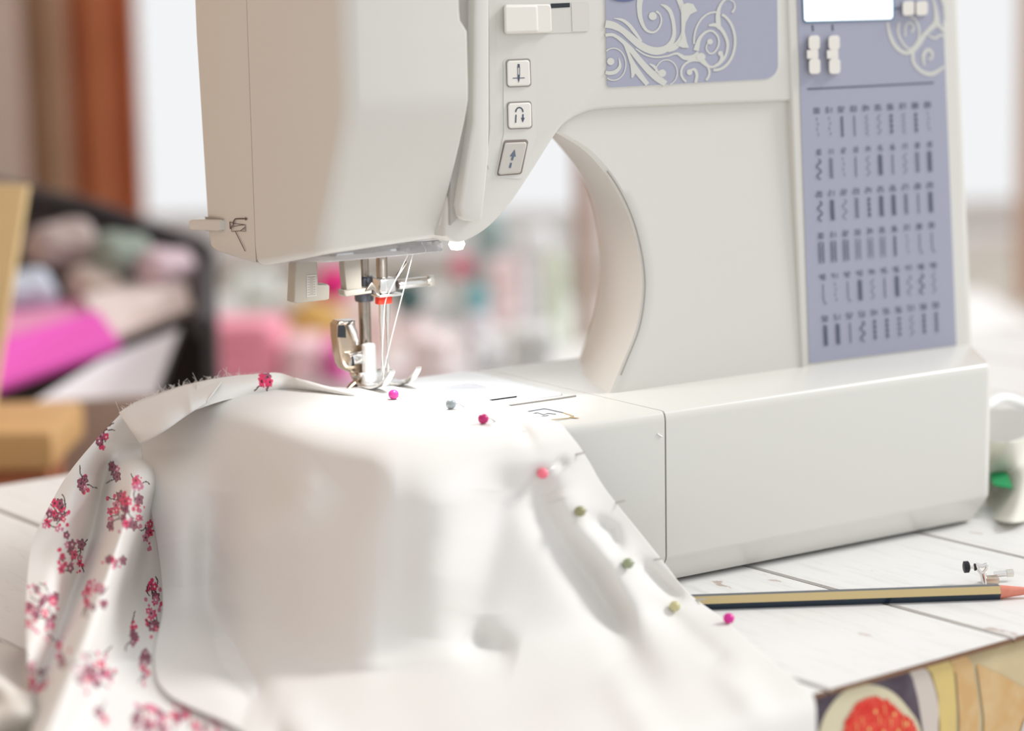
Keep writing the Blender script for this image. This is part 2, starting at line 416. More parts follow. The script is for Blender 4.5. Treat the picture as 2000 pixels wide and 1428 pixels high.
# ------------------------------------------------------------------ sewing machine
ZB = 0.0886
mach = empty('sewing_machine', (0.06, 0.09, 0.0))
tag(mach, 'white sewing machine with lavender stitch chart and scroll ornament', 'sewing machine')
def base_rings(plan, zt, zbot, r=0.005, chamf=0.014, inset=0.017):
    """plan outline (x, y) turned into rings from the bottom up with a chamfered foot and rounded top edge"""
    pl = np.array(plan); n = len(pl)
    def shrink(d):
        out = []
        for i in range(n):
            a = pl[i]-pl[i-1]; b = pl[(i+1) % n]-pl[i]
            na = np.array([a[1], -a[0]])/np.linalg.norm(a); nb = np.array([b[1], -b[0]])/np.linalg.norm(b)
            m_ = na+nb; m_ = m_/max(1e-6, (m_@m_))*2/1.0
            q_ = pl[i]-m_*d*0.5
            if abs(pl[i][0]) < 0.001: q_[0] = pl[i][0]
            out.append(q_)
        return out
    rings = []
    for d, z in [(inset, zbot), (inset*0.92, zbot+0.0015), (0.0008, zbot+chamf-0.001), (0.0, zbot+chamf+0.001)]+[(r*(1-cos(t)), zt-r+r*sin(t)) for t in np.linspace(0, pi/2, 6)]:
        rings.append([(x, y, z) for x, y in shrink(d)])
    return rings
# plan outlines run counter-clockwise
def ccw(pts):
    a = sum(pts[i][0]*pts[(i+1) % len(pts)][1]-pts[(i+1) % len(pts)][0]*pts[i][1] for i in range(len(pts)))
    return pts if a > 0 else pts[::-1]
plan_r = ccw(fillet_poly([(0.0004, 0, 0.0), (0.2205, 0.0, 0.010), (0.262, 0.056, 0.02), (0.266, 0.20, 0.02), (0.100, 0.20, 0.01), (0.092, 0.160, 0.006), (0.0004, 0.160, 0)]))
loft('base_body', base_rings(plan_r, ZB, 0.002), PLAS2, mach)
plan_l = ccw(fillet_poly([(-0.0006, 0, 0.0), (-0.0006, 0.160, 0), (-0.157, 0.160, 0.012), (-0.157, 0.0, 0.012)]))
ext = loft('extension_table', base_rings(plan_l, ZB, 0.002), PLAS2, mach)
box('bed_core', (-0.02, 0.10, 0.045), (0.06, 0.10, 0.082), PLASD, mach)
for fx, fy in ((0.02, 0.03), (0.20, 0.03), (0.03, 0.17), (0.23, 0.17), (-0.12, 0.04), (-0.12, 0.13)):
    lathe('rubber_foot', [(0.007, 0), (0.008, 0.0005), (0.008, 0.003)], (fx, fy, 0.0), (0, 0, 1), BLACK, mach, 14)
# bed fittings: steel needle plate and clear bobbin cover
pl = ccw(fillet_poly([(-0.146, 0.066, 0.004), (-0.012, 0.066, 0.006), (-0.012, 0.154, 0.006), (-0.146, 0.154, 0.004)]))
def slab(name, plan, z0, z1, m, parent, r=0.0006):
    return loft(name, base_rings(plan, z1, z0, r, 0.0006, 0.0), m, parent)
PLATE = mat('needle_plate_steel', (0.86, 0.87, 0.88, 1), 0.3, 0.35)
slab('needle_plate', pl, ZB-0.002, ZB+0.0012, PLATE, mach)
slab('bobbin_cover', ccw(fillet_poly([(-0.085, 0.072, 0.003), (-0.035, 0.072, 0.003), (-0.035, 0.118, 0.003), (-0.085, 0.118, 0.003)])), ZB+0.0004, ZB+0.0019, CLEAR, mach)
tube('plate_rim', [(-0.10, 0.060, ZB+0.0003), (-0.02, 0.060, ZB+0.0003), (-0.010, 0.0605, ZB+0.0003)], 0.0005, SEAM, mach, 8)

# column with the curved throat
thr_f = [(1091, 258), (1150, 296), (1200, 358), (1235, 440), (1250, 540), (1238, 630), (1207, 705), (1176, 772)]
thr_b = [(1072, 250), (1140, 352), (1165, 440), (1173, 520), (1165, 600), (1150, 655), (1134, 700), (1120, 735)]
F_ = catmull([at(*p, Y=0.0625)[[0, 2]] for p in thr_f], 6); B_ = catmull([at(*p, Y=0.152)[[0, 2]] for p in thr_b], 6)
F_ = [np.array(p) for p in F_]; B_ = [np.array(p) for p in B_]
NR = len(F_)
rows = []
XR = 0.150
for i in range(NR):
    f, b = F_[i], B_[i]
    zf, zb = max(f[1], ZB-0.002), max(b[1], ZB-0.002)
    yf_ = yfront(zf)+0.003*(zf-ZB)/0.13
    rows.append([(XR, yf_, zf), (f[0]+0.008, yf_, zf), (f[0]+0.003, yf_, zf), (f[0], yf_+0.0015, zf)] +
                [(f[0]+(b[0]-f[0])*s-0.004*sin(pi*s), yf_+0.0015+(0.152-yf_-0.0015)*s, zf+(zb-zf)*s) for s in (0.25, 0.5, 0.75)] +
                [(b[0], 0.152, zb), (b[0]+0.004, 0.158, zb), (XR, 0.158, zb)])
rows.insert(0, [(x, y, 0.30) for x, y, z in rows[0]])
loft('column', [[Vector(p) for p in r] for r in rows], PLAS, mach, angle=30)
tube('throat_seam', [Vector((f[0]+0.0012, yfront(f[1])+0.003*(f[1]-ZB)/0.13+0.0001, f[1])) for f in F_[10:39]], 0.0003, SEAM, mach, 6)

# arm
arm_px = [(890, -230), (874, 380), (868, 462), (897, 474), (935, 458), (966, 434), (1000, 395), (1042, 332), (1084, 266), (1105, 241), (1136, 223), (1178, 213), (1300, 207), (1480, 200), (1562, 196), (1545, -230)]
arm_o = [onfront(*p)[[0, 2]] for p in arm_px]
dense = catmull([arm_o[i] for i in range(2, 13)], 5)
arm_o = [tuple(arm_o[0]), tuple(arm_o[1])]+[tuple(p) for p in dense]+[tuple(arm_o[13]), tuple(arm_o[14]), tuple(arm_o[15])]
arm = prism('arm', arm_o, lambda x, z: yfront(z), 0.185, PLAS, mach, bevel=0.0035, seg=4)

# control column slab with lavender stitch panel
pz = [onfront(1541, 700)[[0, 2]]]
slabring = []
for z in np.linspace(ZB-0.001, 0.325, 12):
    k = (z-ZB)/(0.28-ZB)
    xl = 0.1345-0.0030*k; xr = 0.2655-0.0065*k; y = yfront(z)-0.0012
    prof = fillet_poly([(xl, 0.19, 0), (xl, y, 0.0012), (xr, y, 0.009), (xr+0.002, 0.19, 0)], 5)
    slabring.append([Vector((p[0], p[1], z)) for p in prof])
loft('control_column', slabring, PLAS, mach, angle=30)
def panproj(off):
    return lambda px, py: onfront(px, py, -0.0012-off)
def px_panel(name, pts, off, th, m, parent):
    """a thin plate whose outline is given in photo pixels, standing off the front plane"""
    f = [onfront(*p, -0.0012-off) for p in pts]; b = [onfront(*p, -0.0012-off+th) for p in pts]
    n = len(pts); V = list(f)+list(b)
    Fc = [tuple(range(n)), tuple(range(2*n-1, n-1, -1))]+[(i, n+i, n+(i+1) % n, (i+1) % n) for i in range(n)]
    bm = bmesh.new(); me = pydata(V, Fc); bm.from_mesh(me)
    return obj(name, bm, m, parent, angle=30)
chart = px_panel('stitch_panel', [(1552, -160), (1832, -172)]+[(1841, 0), (1868, 674), (1581, 710), (1557, 0)], 0.0004, 0.001, LAV, mach)
PP = panproj(0.0006)
# screen
scr = [tuple(p) for p in fillet_poly([(1566, -120, 6), (1742, -128, 6), (1744, 37, 6), (1571, 42, 6)], 5)]
sc_o = px_panel('screen_frame', [tuple(p) for p in fillet_poly([(1563, -123, 7), (1745, -131, 7), (1747, 39, 7), (1569, 45, 7)], 5)], 0.0010, 0.001, mat('screen_rim', srgb(70, 120, 150), 0.3), mach)
px_panel('screen', scr, 0.0014, 0.001, LCD, sc_o)
# printed stitch chart
SEG = {'0': 'abcdef', '1': 'bc', '2': 'abged', '3': 'abgcd', '4': 'fgbc', '5': 'afgcd', '6': 'afgedc', '7': 'abc', '8': 'abcdefg', '9': 'abcdfg'}
SL = {'a': ((0, 0), (1, 0)), 'b': ((1, 0), (1, 1)), 'c': ((1, 1), (1, 2)), 'd': ((0, 2), (1, 2)), 'e': ((0, 1), (0, 2)), 'f': ((0, 0), (0, 1)), 'g': ((0, 1), (1, 1))}
glyph = []
def gstroke(pts, w=1.4): glyph.append(ribbon_data(pts, w, PP))
rowsx = [120, 127, 133, 140, 150, 162]; rowsy = [150, 365, 582, 797, 1010, 1225]
colx = [693, 700, 705, 712, 722, 735]; coly = [120, 325, 535, 742, 950, 1155]
TYPES = ["ddLlzwkzkd", "WhdlwBlwhB", "WBshkBBhlB", "RRRrrrLdjj", "jdjBwlBsWw", "BBlWkktwkK"]
rng = random.Random(7)
for r in range(6):
    for c in range(10):
        f = c/9.0
        x = 1550+(rowsx[r]+(colx[r]-rowsx[r])*f)/2.645; y = 160+(rowsy[r]+(coly[r]-rowsy[r])*f)/2.645
        for k, dch in enumerate('%d%d' % (r, c)):
            for s in SEG[dch]:
                (a, b), (c2, d2) = SL[s]
                gstroke([(x-5.2+k*6.2+a*4.0, y-5.5+b*5.0), (x-5.2+k*6.2+c2*4.0, y-5.5+d2*5.0)], 1.5)
        t = TYPES[r][c]; y0 = y+13; L = 40; xs = x+1
        lean = 0.045
        X = lambda dx, yy: (xs+dx+(yy-y0)*lean, yy)
        if t == 'l': gstroke([X(0, y0), X(0, y0+L)], 1.8)
        elif t == 'L': gstroke([X(0, y0), X(0, y0+L)], 3.6)
        elif t == 'd':
            for k in range(4): gstroke([X((k % 2)*2-1, y0+k*10), X((k % 2)*2-1, y0+k*10+6)], 1.2)
        elif t in 'zw':
            n = 8 if t == 'z' else 5
            gstroke([X(3.2*(-1)**k, y0+k*L/n) for k in range(n+1)], 1.3)
        elif t in 'sW':
            gstroke([X(4*sin(k*0.55), y0+k*L/24) for k in range(25)], 1.2 if t == 's' else 2.6)
        elif t in 'hB':
            n = 9 if t == 'h' else 13
            for k in range(n): gstroke([X(-4, y0+k*L/n), X(4, y0+(k+0.4)*L/n)], 1.5 if t == 'h' else 2.1)
            gstroke([X(0, y0), X(0, y0+L)], 1.2)
        elif t in 'kKt':
            for k in range(4):
                glyph.append(poly_data([X(-3.5, y0+k*10+4), X(0, y0+k*10), X(3.5, y0+k*10+4), X(0, y0+k*10+8)], PP))
            if t != 't': gstroke([X(0, y0), X(0, y0+L)], 1.5)
        elif t in 'Rr':
            w_ = 2.2 if t == 'R' else 1.2
            gstroke([X(-4, y0), X(4, y0-1), X(4, y0+L-1), X(-4, y0+L), X(-4, y0)], w_)
            gstroke([X(0, y0+4), X(0, y0+L-5)], 1.0)
        elif t == 'j':
            gstroke([X(0, y0), X(0, y0+L*0.8), X(3, y0+L), X(6, y0+L*0.9)], 1.4)
decal('stitch_chart_print', glyph, INKP, chart)
decal('divider_line', [ribbon_data([(1577, 174), (1700, 168), (1824, 161.5)], 3.0, PP), ribbon_data([(1587, 49), (1588.5, 61)], 3.2, PP), ribbon_data([(1626, 48), (1627, 60)], 3.2, PP), ribbon_data([(1746, 17), (1757, 16)], 3.2, PP)], INKP, chart)
# ornament on the stitch panel
S5 = dict(sc=5.882, ox=1540, oy=0)
orn2 = [stroke_data([(1140, 255), (1165, 400), (1230, 530), (1330, 605), (1430, 580), (1510, 480), (1570, 390), (1640, 320), (1700, 250), (1690, 100), (1650, -40)], [30, 40, 45, 45, 50, 60, 50, 60, 70, 40, 20], PP, **S5),
        stroke_data([(1270, 260), (1260, 380), (1330, 520), (1410, 560), (1490, 460), (1500, 340), (1460, 230), (1400, 190)], 26, PP, **S5),
        stroke_data([(1340, 420), (1345, 300), (1400, 260), (1440, 320), (1410, 370)], 22, PP, **S5),
        stroke_data([(1430, 600), (1440, 720), (1530, 820), (1640, 850), (1740, 800), (1790, 760)], [40, 40, 45, 50, 40, 30], PP, **S5),
        stroke_data([(1560, 760), (1550, 640), (1600, 570), (1650, 610), (1640, 680), (1600, 670)], [20, 40, 40, 34, 26, 20], PP, **S5),
        stroke_data([(1600, 400), (1680, 440), (1750, 400), (1790, 430)], [20, 30, 30, 26], PP, **S5),
        stroke_data([(1700, 250), (1760, 330), (1790, 370)], [60, 40, 20], PP, **S5),
        stroke_data([(1760, -30), (1790, 100), (1800, 240)], [40, 26, 16], PP, **S5)]
decal('scroll_ornament', orn2, ORN, chart)
# keys on the control column
def px_button(name, pts, off, th, m, parent, bev=0.0006, rad=3.0):
    o = px_panel(name, [tuple(p) for p in fillet_poly([(x, y, rad) for x, y in pts], 5)], off, th, m, parent)
    b = o.modifiers.new('edge', 'BEVEL'); b.width = bev; b.segments = 3; b.limit_method = 'ANGLE'; b.angle_limit = radians(50)
    return o
for bx in (1590, 1629):
    for (ya, yb, dx) in ((70, 98, 0), (98, 115, -3), (115, 145, 1)):
        px_button('key', [(bx-11+dx, ya), (bx+11+dx, ya-1), (bx+11.5+dx, yb-1), (bx-10.5+dx, yb)], 0.0035, 0.0036, BTN, chart, rad=7 if ya != 98 else 2)
for bx in (1775, 1801):
    px_button('key', [(bx-12, 3), (bx+11, 2), (bx+11, 29), (bx-12, 31)], 0.0035, 0.0036, BTN, chart, rad=6)

# lavender scroll panel on the arm
ap = [tuple(p) for p in fillet_poly([(1179, -180, 4), (1516, -190, 20), (1520, 153, 28), (1186, 171, 7)], 7)]
def armproj(off): return lambda px, py: onfront(px, py, -off)
def arm_plate(name, pts, off, th, m, parent):
    return px_panel(name, pts, off-0.0012, th, m, parent)
arm_plate('panel_rim', [tuple(p) for p in fillet_poly([(1176.5, -180, 5), (1518, -190, 22), (1522, 154.5, 29), (1184, 173, 8)], 7)], 0.0002, 0.0006, PLAS2, mach)
scrollp = arm_plate('scroll_panel', ap, 0.0005, 0.0006, LAV, mach)
AP = armproj(0.0007)
S4 = dict(sc=5.263, ox=1160, oy=0)
def ell(cx, cy, rx, ry, a0, a1, n=14): return [(cx+rx*cos(radians(a0+(a1-a0)*k/n)), cy+ry*sin(radians(a0+(a1-a0)*k/n))) for k in range(n+1)]
orn = [stroke_data([(118, 245), (200, 262), (290, 310), (380, 385), (470, 460), (560, 508), (650, 525), (740, 500), (800, 430), (825, 340), (815, 220), (785, 120), (740, 70), (685, 45)], [80, 76, 62, 70, 75, 78, 80, 70, 50, 40, 38, 40, 34, 8], AP, **S4),
       stroke_data([(205, 188), (290, 205), (360, 255), (420, 330), (490, 425)], [6, 30, 36, 36, 20], AP, **S4),
       stroke_data([(510, -120), (475, 0), (468, 90), (482, 200), (530, 300), (600, 333), (660, 300), (693, 220), (680, 150), (640, 115)], [60, 60, 52, 42, 30, 22, 20, 18, 16, 24], AP, **S4),
       stroke_data([(800, -130), (870, -20), (912, 100), (920, 220), (912, 340), (880, 430), (820, 490), (760, 530)], [50, 58, 50, 34, 40, 60, 60, 20], AP, **S4),
       stroke_data([(118, 362), (200, 360), (290, 420), (380, 510), (470, 620), (560, 720), (650, 800), (738, 862)], [34, 34, 40, 55, 60, 68, 74, 60], AP, **S4),
       stroke_data([(300, 430), (350, 540), (395, 650), (450, 740), (520, 830), (552, 868)], [16, 30, 50, 60, 50, 46], AP, **S4),
       stroke_data([(395, 640), (405, 740), (390, 800)], [50, 46, 14], AP, **S4),
       stroke_data([(430, 500), (520, 560), (630, 588), (750, 578), (850, 550), (930, 592), (1020, 592), (1085, 560)], [14, 16, 18, 18, 25, 45, 60, 80], AP, **S4),
       stroke_data(ell(200, 660, 128, 165, -125, 120), 13, AP, **S4), stroke_data([(255, 595), (268, 680), (222, 738), (160, 752), (120, 742)], [8, 30, 40, 40, 34], AP, **S4),
       stroke_data(ell(745, 745, 112, 130, -180, 70), 13, AP, **S4), stroke_data([(570, 655), (620, 685), (660, 740), (700, 770)], [10, 30, 24, 40], AP, **S4),
       stroke_data(ell(1042, 745, 145, 125, -230, 40), 24, AP, **S4), stroke_data([(1045, 850), (1058, 770), (1030, 712), (975, 735)], [30, 32, 30, 20], AP, **S4),
       stroke_data([(1050, 520), (1085, 400), (1150, 330), (1220, 320), (1275, 380), (1282, 460), (1240, 535), (1190, 548), (1155, 500), (1168, 445)], [60, 36, 26, 22, 20, 20, 18, 18, 16, 14], AP, **S4),
       stroke_data([(1180, 262), (1260, 260), (1330, 330), (1375, 450), (1350, 580), (1280, 660), (1200, 688), (1130, 640), (1075, 560)], [20, 44, 36, 30, 26, 30, 26, 50, 80], AP, **S4),
       stroke_data(ell(1245, 425, 216, 300, 175, 285, 10), 20, AP, **S4), stroke_data(ell(1245, 425, 206, 295, -70, 95, 14), 28, AP, **S4),
       stroke_data([(1290, 300), (1275, 200), (1280, 110), (1315, 30), (1370, -10), (1435, 20), (1448, 80), (1420, 130)], [40, 50, 38, 28, 18, 14, 18, 26], AP, **S4),
       stroke_data([(1300, 545), (1315, 590), (1290, 640), (1240, 670)], [40, 36, 24, 10], AP, **S4)]
for cx_, cy_, r_ in ((605, 165, 42), (172, 632, 38), (702, 752, 40), (982, 742, 30), (1193, 428, 30), (1300, 548, 26)):
    orn.append(disc_data(1160+cx_/5.263, cy_/5.263, r_/5.263, r_/5.263, AP))
leaf = [(895, 55), (960, 28), (1020, 40), (1062, 112), (990, 150), (945, 230), (932, 320), (955, 430), (978, 492), (910, 492), (850, 462), (900, 400)]
orn.append(poly_data([(1160+x/5.263, y/5.263) for x, y in leaf], AP))
orn.append(disc_data(1160+1100/5.263, 585/5.263, 9, 8, AP))
decal('scroll_ornament', orn, ORN, scrollp)
decal('badge_print', [poly_data([(1188, -30), (1248, -34)]+[(1218+30*cos(t), -10+13*sin(t)) for t in np.linspace(0.1, pi-0.1, 12)], armproj(0.0009))], DKLAV, scrollp)

# speed slider and its slot
slot = [tuple(p) for p in fillet_poly([(982, 10, 5), (1150, 4, 6), (1152, 62, 7), (984, 68, 5)], 6)]
sslot = arm_plate('slider_slot', slot, 0.0003, 0.0012, mat('slot_floor', (0.60, 0.59, 0.54, 1), 0.45), mach)
arm_plate('slot_gap', [(1076, 7), (1113, 5.5), (1113, 14), (1076, 16)], 0.0005, 0.0004, DARK, sslot)
arm_plate('slot_end', [tuple(p) for p in fillet_poly([(1116, 6, 1), (1149, 5, 5), (1151, 61, 7), (1118, 62, 1)], 6)], 0.0005, 0.0004, PLASD, sslot)
def arm_button(name, pts, off, th, m, parent, rad=4, bev=0.0007): return px_button(name, pts, off-0.0012, th, m, parent, bev, rad)
arm_button('slider_tab', [(984, 9), (1076, 8), (1078, 64), (985, 67)], 0.0022, 0.003, BTN, mach, 7)
arm_button('slider_knob', [(985, 10), (1050, 9), (1052, 63), (986, 66)], 0.0052, 0.004, BTN, mach, 6, 0.0012)
# buttons with icons
tray = [tuple(p) for p in fillet_poly([(983, 116, 9), (1042, 106, 10), (1047, 262, 6), (1043, 280, 6), (1020, 350, 8), (966, 346, 8), (984, 262, 6)], 5)]
tray_o = arm_plate('button_tray', tray, 0.0003, 0.0012, PLAS, mach)
arm_plate('button_gap_shade', [tuple(p) for p in fillet_poly([(988, 116, 6), (1036, 114, 6), (1038, 169, 6), (990, 171, 6)], 5)], 0.0006, 0.0006, SEAM, tray_o)  # flat grey plates painted as the shade round the buttons
arm_plate('button_gap_shade', [tuple(p) for p in fillet_poly([(990, 199, 6), (1038, 197, 6), (1040, 251, 6), (992, 253, 6)], 5)], 0.0006, 0.0006, SEAM, tray_o)
arm_plate('button_gap_shade', [tuple(p) for p in fillet_poly([(985, 274, 5), (1033, 272, 6), (1019, 340, 6), (970, 344, 4)], 5)], 0.0006, 0.0006, mat('gap_shade', srgb(134, 124, 116), 0.6), tray_o)
b1 = arm_button('needle_button', [(990, 119), (1034, 117), (1036, 167), (991, 169)], 0.0016, 0.002, BTN, mach, 6)
b2 = arm_button('reverse_button', [(992, 202), (1037, 200), (1038, 249), (993, 251)], 0.0016, 0.002, BTN, mach, 6)
b3 = arm_button('start_button', [(986, 279), (1030, 277), (1016, 338), (972, 342)], 0.0016, 0.002, BTNG, mach, 5)
IC = armproj(0.00175)
decal('needle_icon', [poly_data([(1011, 125), (1015, 125), (1015.5, 132), (1011, 132)], IC), ribbon_data([(1011.2, 130), (1011.4, 148)], 1.2, IC), ribbon_data([(1015, 130), (1015.2, 148)], 1.2, IC),
      poly_data([(1010.8, 146), (1015.6, 146), (1015.2, 154), (1013.4, 162), (1011.2, 154)], IC), ribbon_data([(1001.5, 152.8), (1025, 152.2)], 1.5, IC)], INK, b1)
decal('reverse_icon', [ribbon_data(ell(1014.5, 219, 7, 9, -180, 0), 2.6, IC), ribbon_data([(1008, 224), (1007.2, 240)], 2.4, IC), ribbon_data([(1021.5, 223), (1021.5, 231)], 2.6, IC), poly_data([(1017.6, 230), (1025, 230), (1021.3, 239.5)], IC)], INK, b2)
decal('start_icon', [poly_data([(1005.5, 292), (1007.5, 306), (996, 305)], IC), ribbon_data([(1002.5, 304), (1000, 313)], 4, IC), ribbon_data([(998.5, 318), (996, 328)], 3.8, IC)], mat('icon_blue_grey', srgb(92, 104, 122), 0.5), b3)

# head: face plate at the back, hinged cover in front
HXL, HXR = -0.150, -0.0828
def zbot(x, y):
    return 0.1592 + max(0.0, 0.1335-y)*0.165 + max(0.0, y-0.1335)*0.05 + max(0, x+0.150)*0.045
def ycover(z): 
    b = 0.0405
    if z < 0.232:
        t = 0.232-z; b += 0.46*(t*t/(t+0.008))
    return b
def head_part(name, y_from, y_to, front, m):
    rings = []; ztop = 0.335
    steps = [(s, 0.0) for s in np.linspace(0, 1, 30)[:-1]]
    r = 0.0055
    lst = []
    for s, _ in steps: lst.append((s, 0.0, 0.0))
    for t in np.linspace(0.25, 1, 6): lst.append((1.0, r*(1-cos(t*pi/2)), r*sin(t*pi/2)))
    for s, ins, down in lst:
        ring = []
        zc = ztop+(0.165-ztop)*s
        ya = ycover(zc) if front else y_from
        back_t = 0.0
        if not front: 
            yb_ = y_to + 0.0055*min(1, max(0, (zc-0.16)/0.11)); 
        else: yb_ = y_to
        XR_ = HXR-0.0042*smoothstep(0.264, 0.272, zc) if front else HXR
        if front: pl_ = fillet_poly([(XR_, yb_, 0), (HXL, yb_, 0), (HXL+0.001, ya, 0.0085), (XR_, ya, 0.0016)], 7)
        else: pl_ = fillet_poly([(HXR, yb_, 0.004), (HXL+0.0012, yb_, 0.007), (HXL, ya, 0), (HXR, ya, 0)], 7)
        cx_, cy_ = -0.11, (ya+yb_)/2
        for x, y in pl_:
            zb_ = zbot(x, y)
            z = ztop+(zb_+r-ztop)*s - down
            if ins:
                # keep the seam side flat, draw the rest in for the rounded lower edge
                x2 = x+ins if x < cx_ else x-ins*0.3
                y2 = y
                if front and y < cy_: y2 = y+ins
                if not front and y > cy_: y2 = y-ins
                x, y = x2, y2
            ring.append(Vector((x, y, z)))
        rings.append(ring)
    return loft(name, rings, m, mach, angle=32)
cover = head_part('front_cover', None, 0.1312, True, PLAS)
plate = head_part('face_plate', 0.1318, 0.1885, False, PLAS)
tube('seam_line', [(HXL+0.0006, 0.1315, z) for z in np.linspace(0.334, 0.1615, 12)], 0.00055, SEAM, mach, 6)
# thread guide plate and slots right of the cover
fp = lambda px, py, y: at(px, py, Y=y)
def yplate(name, pts, y, th, m, parent, bev=0.0015):
    out = [fp(*p, y) for p in pts]
    return prism(name, [(p[0], p[2]) for p in out], y, y+th, m, parent, bevel=bev)
yplate('thread_guide', [(930, -200), (957, -200), (956, 300), (949, 372), (943, 428), (937, 433), (914, 432), (904, 424), (899, 402), (910, 330), (925, 240), (927, 100)], 0.0525, 0.015, PLAS, mach)
yplate('slot_wall', [(893, -200), (931, -200), (931, 240), (900, 420), (880, 440), (880, 100)], 0.0585, 0.006, mat('slot_shade_grey', (0.44, 0.42, 0.39, 1), 0.5), mach, 0.0)  # plastic darkened to paint in the shade of the recess
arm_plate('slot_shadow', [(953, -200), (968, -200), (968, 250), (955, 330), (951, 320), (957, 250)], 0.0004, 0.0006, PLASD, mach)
decal('mould_mark', [ribbon_data([(850, 426), (846, 427), (846, 433), (851, 434), (851, 441), (845, 442)], 1.2, lambda x, y: at(x, y, Y=0.0595)), ribbon_data([(862, 424), (858, 441)], 1.2, lambda x, y: at(x, y, Y=0.0595))], PLASD, cover)
# lever on the thread cutter and its drawing
LX = HXL-0.0002
rp = lambda px, py: at(px, py, X=LX)
lv = [rp(*p) for p in [(374, 430), (379, 428), (434, 429), (436, 432), (436, 449), (432, 450), (379, 449), (374, 447)]]
bm = bmesh.new(); fvs = [bm.verts.new((LX-0.0016, p[1], p[2])) for p in lv]; bvs = [bm.verts.new((LX+0.014, p[1], p[2])) for p in lv]
ff = bm.faces.new(fvs); bm.faces.new(bvs[::-1])
for i in range(len(lv)): bm.faces.new((fvs[i], bvs[i], bvs[(i+1) % len(lv)], fvs[(i+1) % len(lv)]))
bmesh.ops.bevel(bm, geom=list(ff.edges), offset=0.0005, segments=2, affect='EDGES')
obj('thread_cutter', bm, PLAS, mach)
cut = lambda px, py: at(px, py, X=HXL-0.0003)
decal('cutter_slot', [poly_data([(400, 423), (407, 423.5), (436, 428), (436, 430), (401, 428.5)], cut), poly_data([(400, 449), (436, 448.5), (436, 450), (402, 451)], cut)], SEAM, plate)
sc = lambda pts: [(360+x/10.99, 400+y/10.99) for x, y in pts]
decal('cutter_diagram', [ribbon_data(sc([(1050, 430), (1055, 360), (1090, 305), (1150, 300), (1300, 300)]), 2.4, cut), poly_data(sc([(1300, 260), (1350, 300), (1305, 345)]), cut),
      ribbon_data(sc([(1095, 575), (1305, 1000)]), 1.4, cut), ribbon_data(sc([(1015, 570), (1010, 490), (1060, 465), (1190, 440), (1305, 435), (1312, 570), (1190, 560), (1015, 575)]), 1.2, cut),
      ribbon_data(sc([(1312, 470), (1200, 560)]), 1.2, cut), ribbon_data(sc([(1300, 520), (1240, 525)]), 1.0, cut), ribbon_data(sc([(975, 365), (1070, 400), (1305, 435)]), 1.2, cut), ribbon_data(sc([(978, 365), (985, 520)]), 2.2, cut), ribbon_data(sc([(1000, 520), (1010, 460), (1060, 440)]), 1.6, cut)], mat('diagram_brown', srgb(84, 66, 62), 0.6), plate)

# lamp under the head
lamp = box('lamp_cover', (-0.105, 0.105, 0.1655), (0.060, 0.055, 0.006), CLEAR, mach, rot=Matrix.Rotation(radians(-6), 3, 'X'), bevel=0.002)
pL = at(892, 473, Y=0.075)
lathe('lamp_bulb', [(0.0005, 0), (0.003, 0.0005), (0.0042, 0.003), (0.003, 0.0058), (0.0005, 0.0065)], pL-np.array([0, 0, 0.004]), (0, 0, 1), LED, mach, 14)
led = bpy.data.lights.new('lamp_light', 'AREA'); led.shape = 'DISK'; led.size = 0.03; led.energy = 0.12; led.color = (0.97, 0.99, 1.0)
lo = bpy.data.objects.new('lamp_light', led); link(lo); lo.location = (-0.078, 0.088, 0.1585); lo.rotation_euler = (0, radians(-8), 0)

# needle bar, presser bar, foot
XN = -0.0800
def cyl(name, p0, p1, r0, r1, m, parent, n=16):
    return tube(name, [p0, p1], [r0, r1], m, parent, n)
nbY = float(at(746, 530, X=XN)[1]); pbY = float(at(712, 600, X=XN)[1])
lathe('needle_bar', [(0.0029, 0), (0.0029, 0.028), (0.0029, 0.0281)], (XN, nbY, 0.1475), (0, 0, 1), STEEL, mach, 20)
lathe('presser_bar', [(0.0031, 0), (0.0032, 0.001), (0.0032, 0.024), (0.0029, 0.0242), (0.0029, 0.062)], (XN, pbY, 0.110), (0, 0, 1), STEEL, mach, 20)
lathe('presser_bar_collar', [(0.0046, 0), (0.0050, 0.001), (0.0050, 0.012), (0.0044, 0.013)], (XN, pbY, float(at(712, 588, X=XN)[2])), (0, 0, 1), mat('dark_steel', (0.12, 0.13, 0.15, 1), 0.3, 0.9), mach, 20)
ncz = at(755, 560, X=XN)[2]
box('needle_clamp', (XN+0.0005, nbY-0.001, ncz+0.0005), (0.0095, 0.0085, 0.0080), CHROME, mach, bevel=0.0012, seg=3)
box('clamp_plate', (XN+0.001, nbY-0.003, ncz-0.0042), (0.014, 0.009, 0.0012), CHROME, mach, bevel=0.0004)
sx0 = XN+0.004; sc0 = at(777, 556, Y=nbY-0.002); sc1 = at(834, 549, Y=nbY-0.002)
lathe('clamp_screw', [(0.0022, 0), (0.0026, 0.001), (0.0026, 0.0165), (0.0020, 0.0175), (0.0020, 0.0180)], sc0, sc1-sc0, CHROME, mach, 20)
kprof = lathe_data([(0.0018, 0), (0.0029, 0.0004), (0.0030, 0.002), (0.0028, 0.0036), (0.0016, 0.0040)], sc1, sc1-sc0, 16)
V_ = [Vector(v) for v in kprof[0]]; axis0 = Vector(sc1)
for i, v in enumerate(V_):
    if i % 2 and 16 <= i < 64: V_[i] = axis0+(v-axis0)*0.95
obj('screw_knob', pydata(V_, kprof[1]), mat('nickel', (0.75, 0.72, 0.66, 1), 0.25, 1.0), mach, angle=20)
cyl('thread_pin', at(775, 541, Y=nbY-0.003), at(795, 512, Y=nbY-0.003), 0.0011, 0.0009, STEEL, mach)
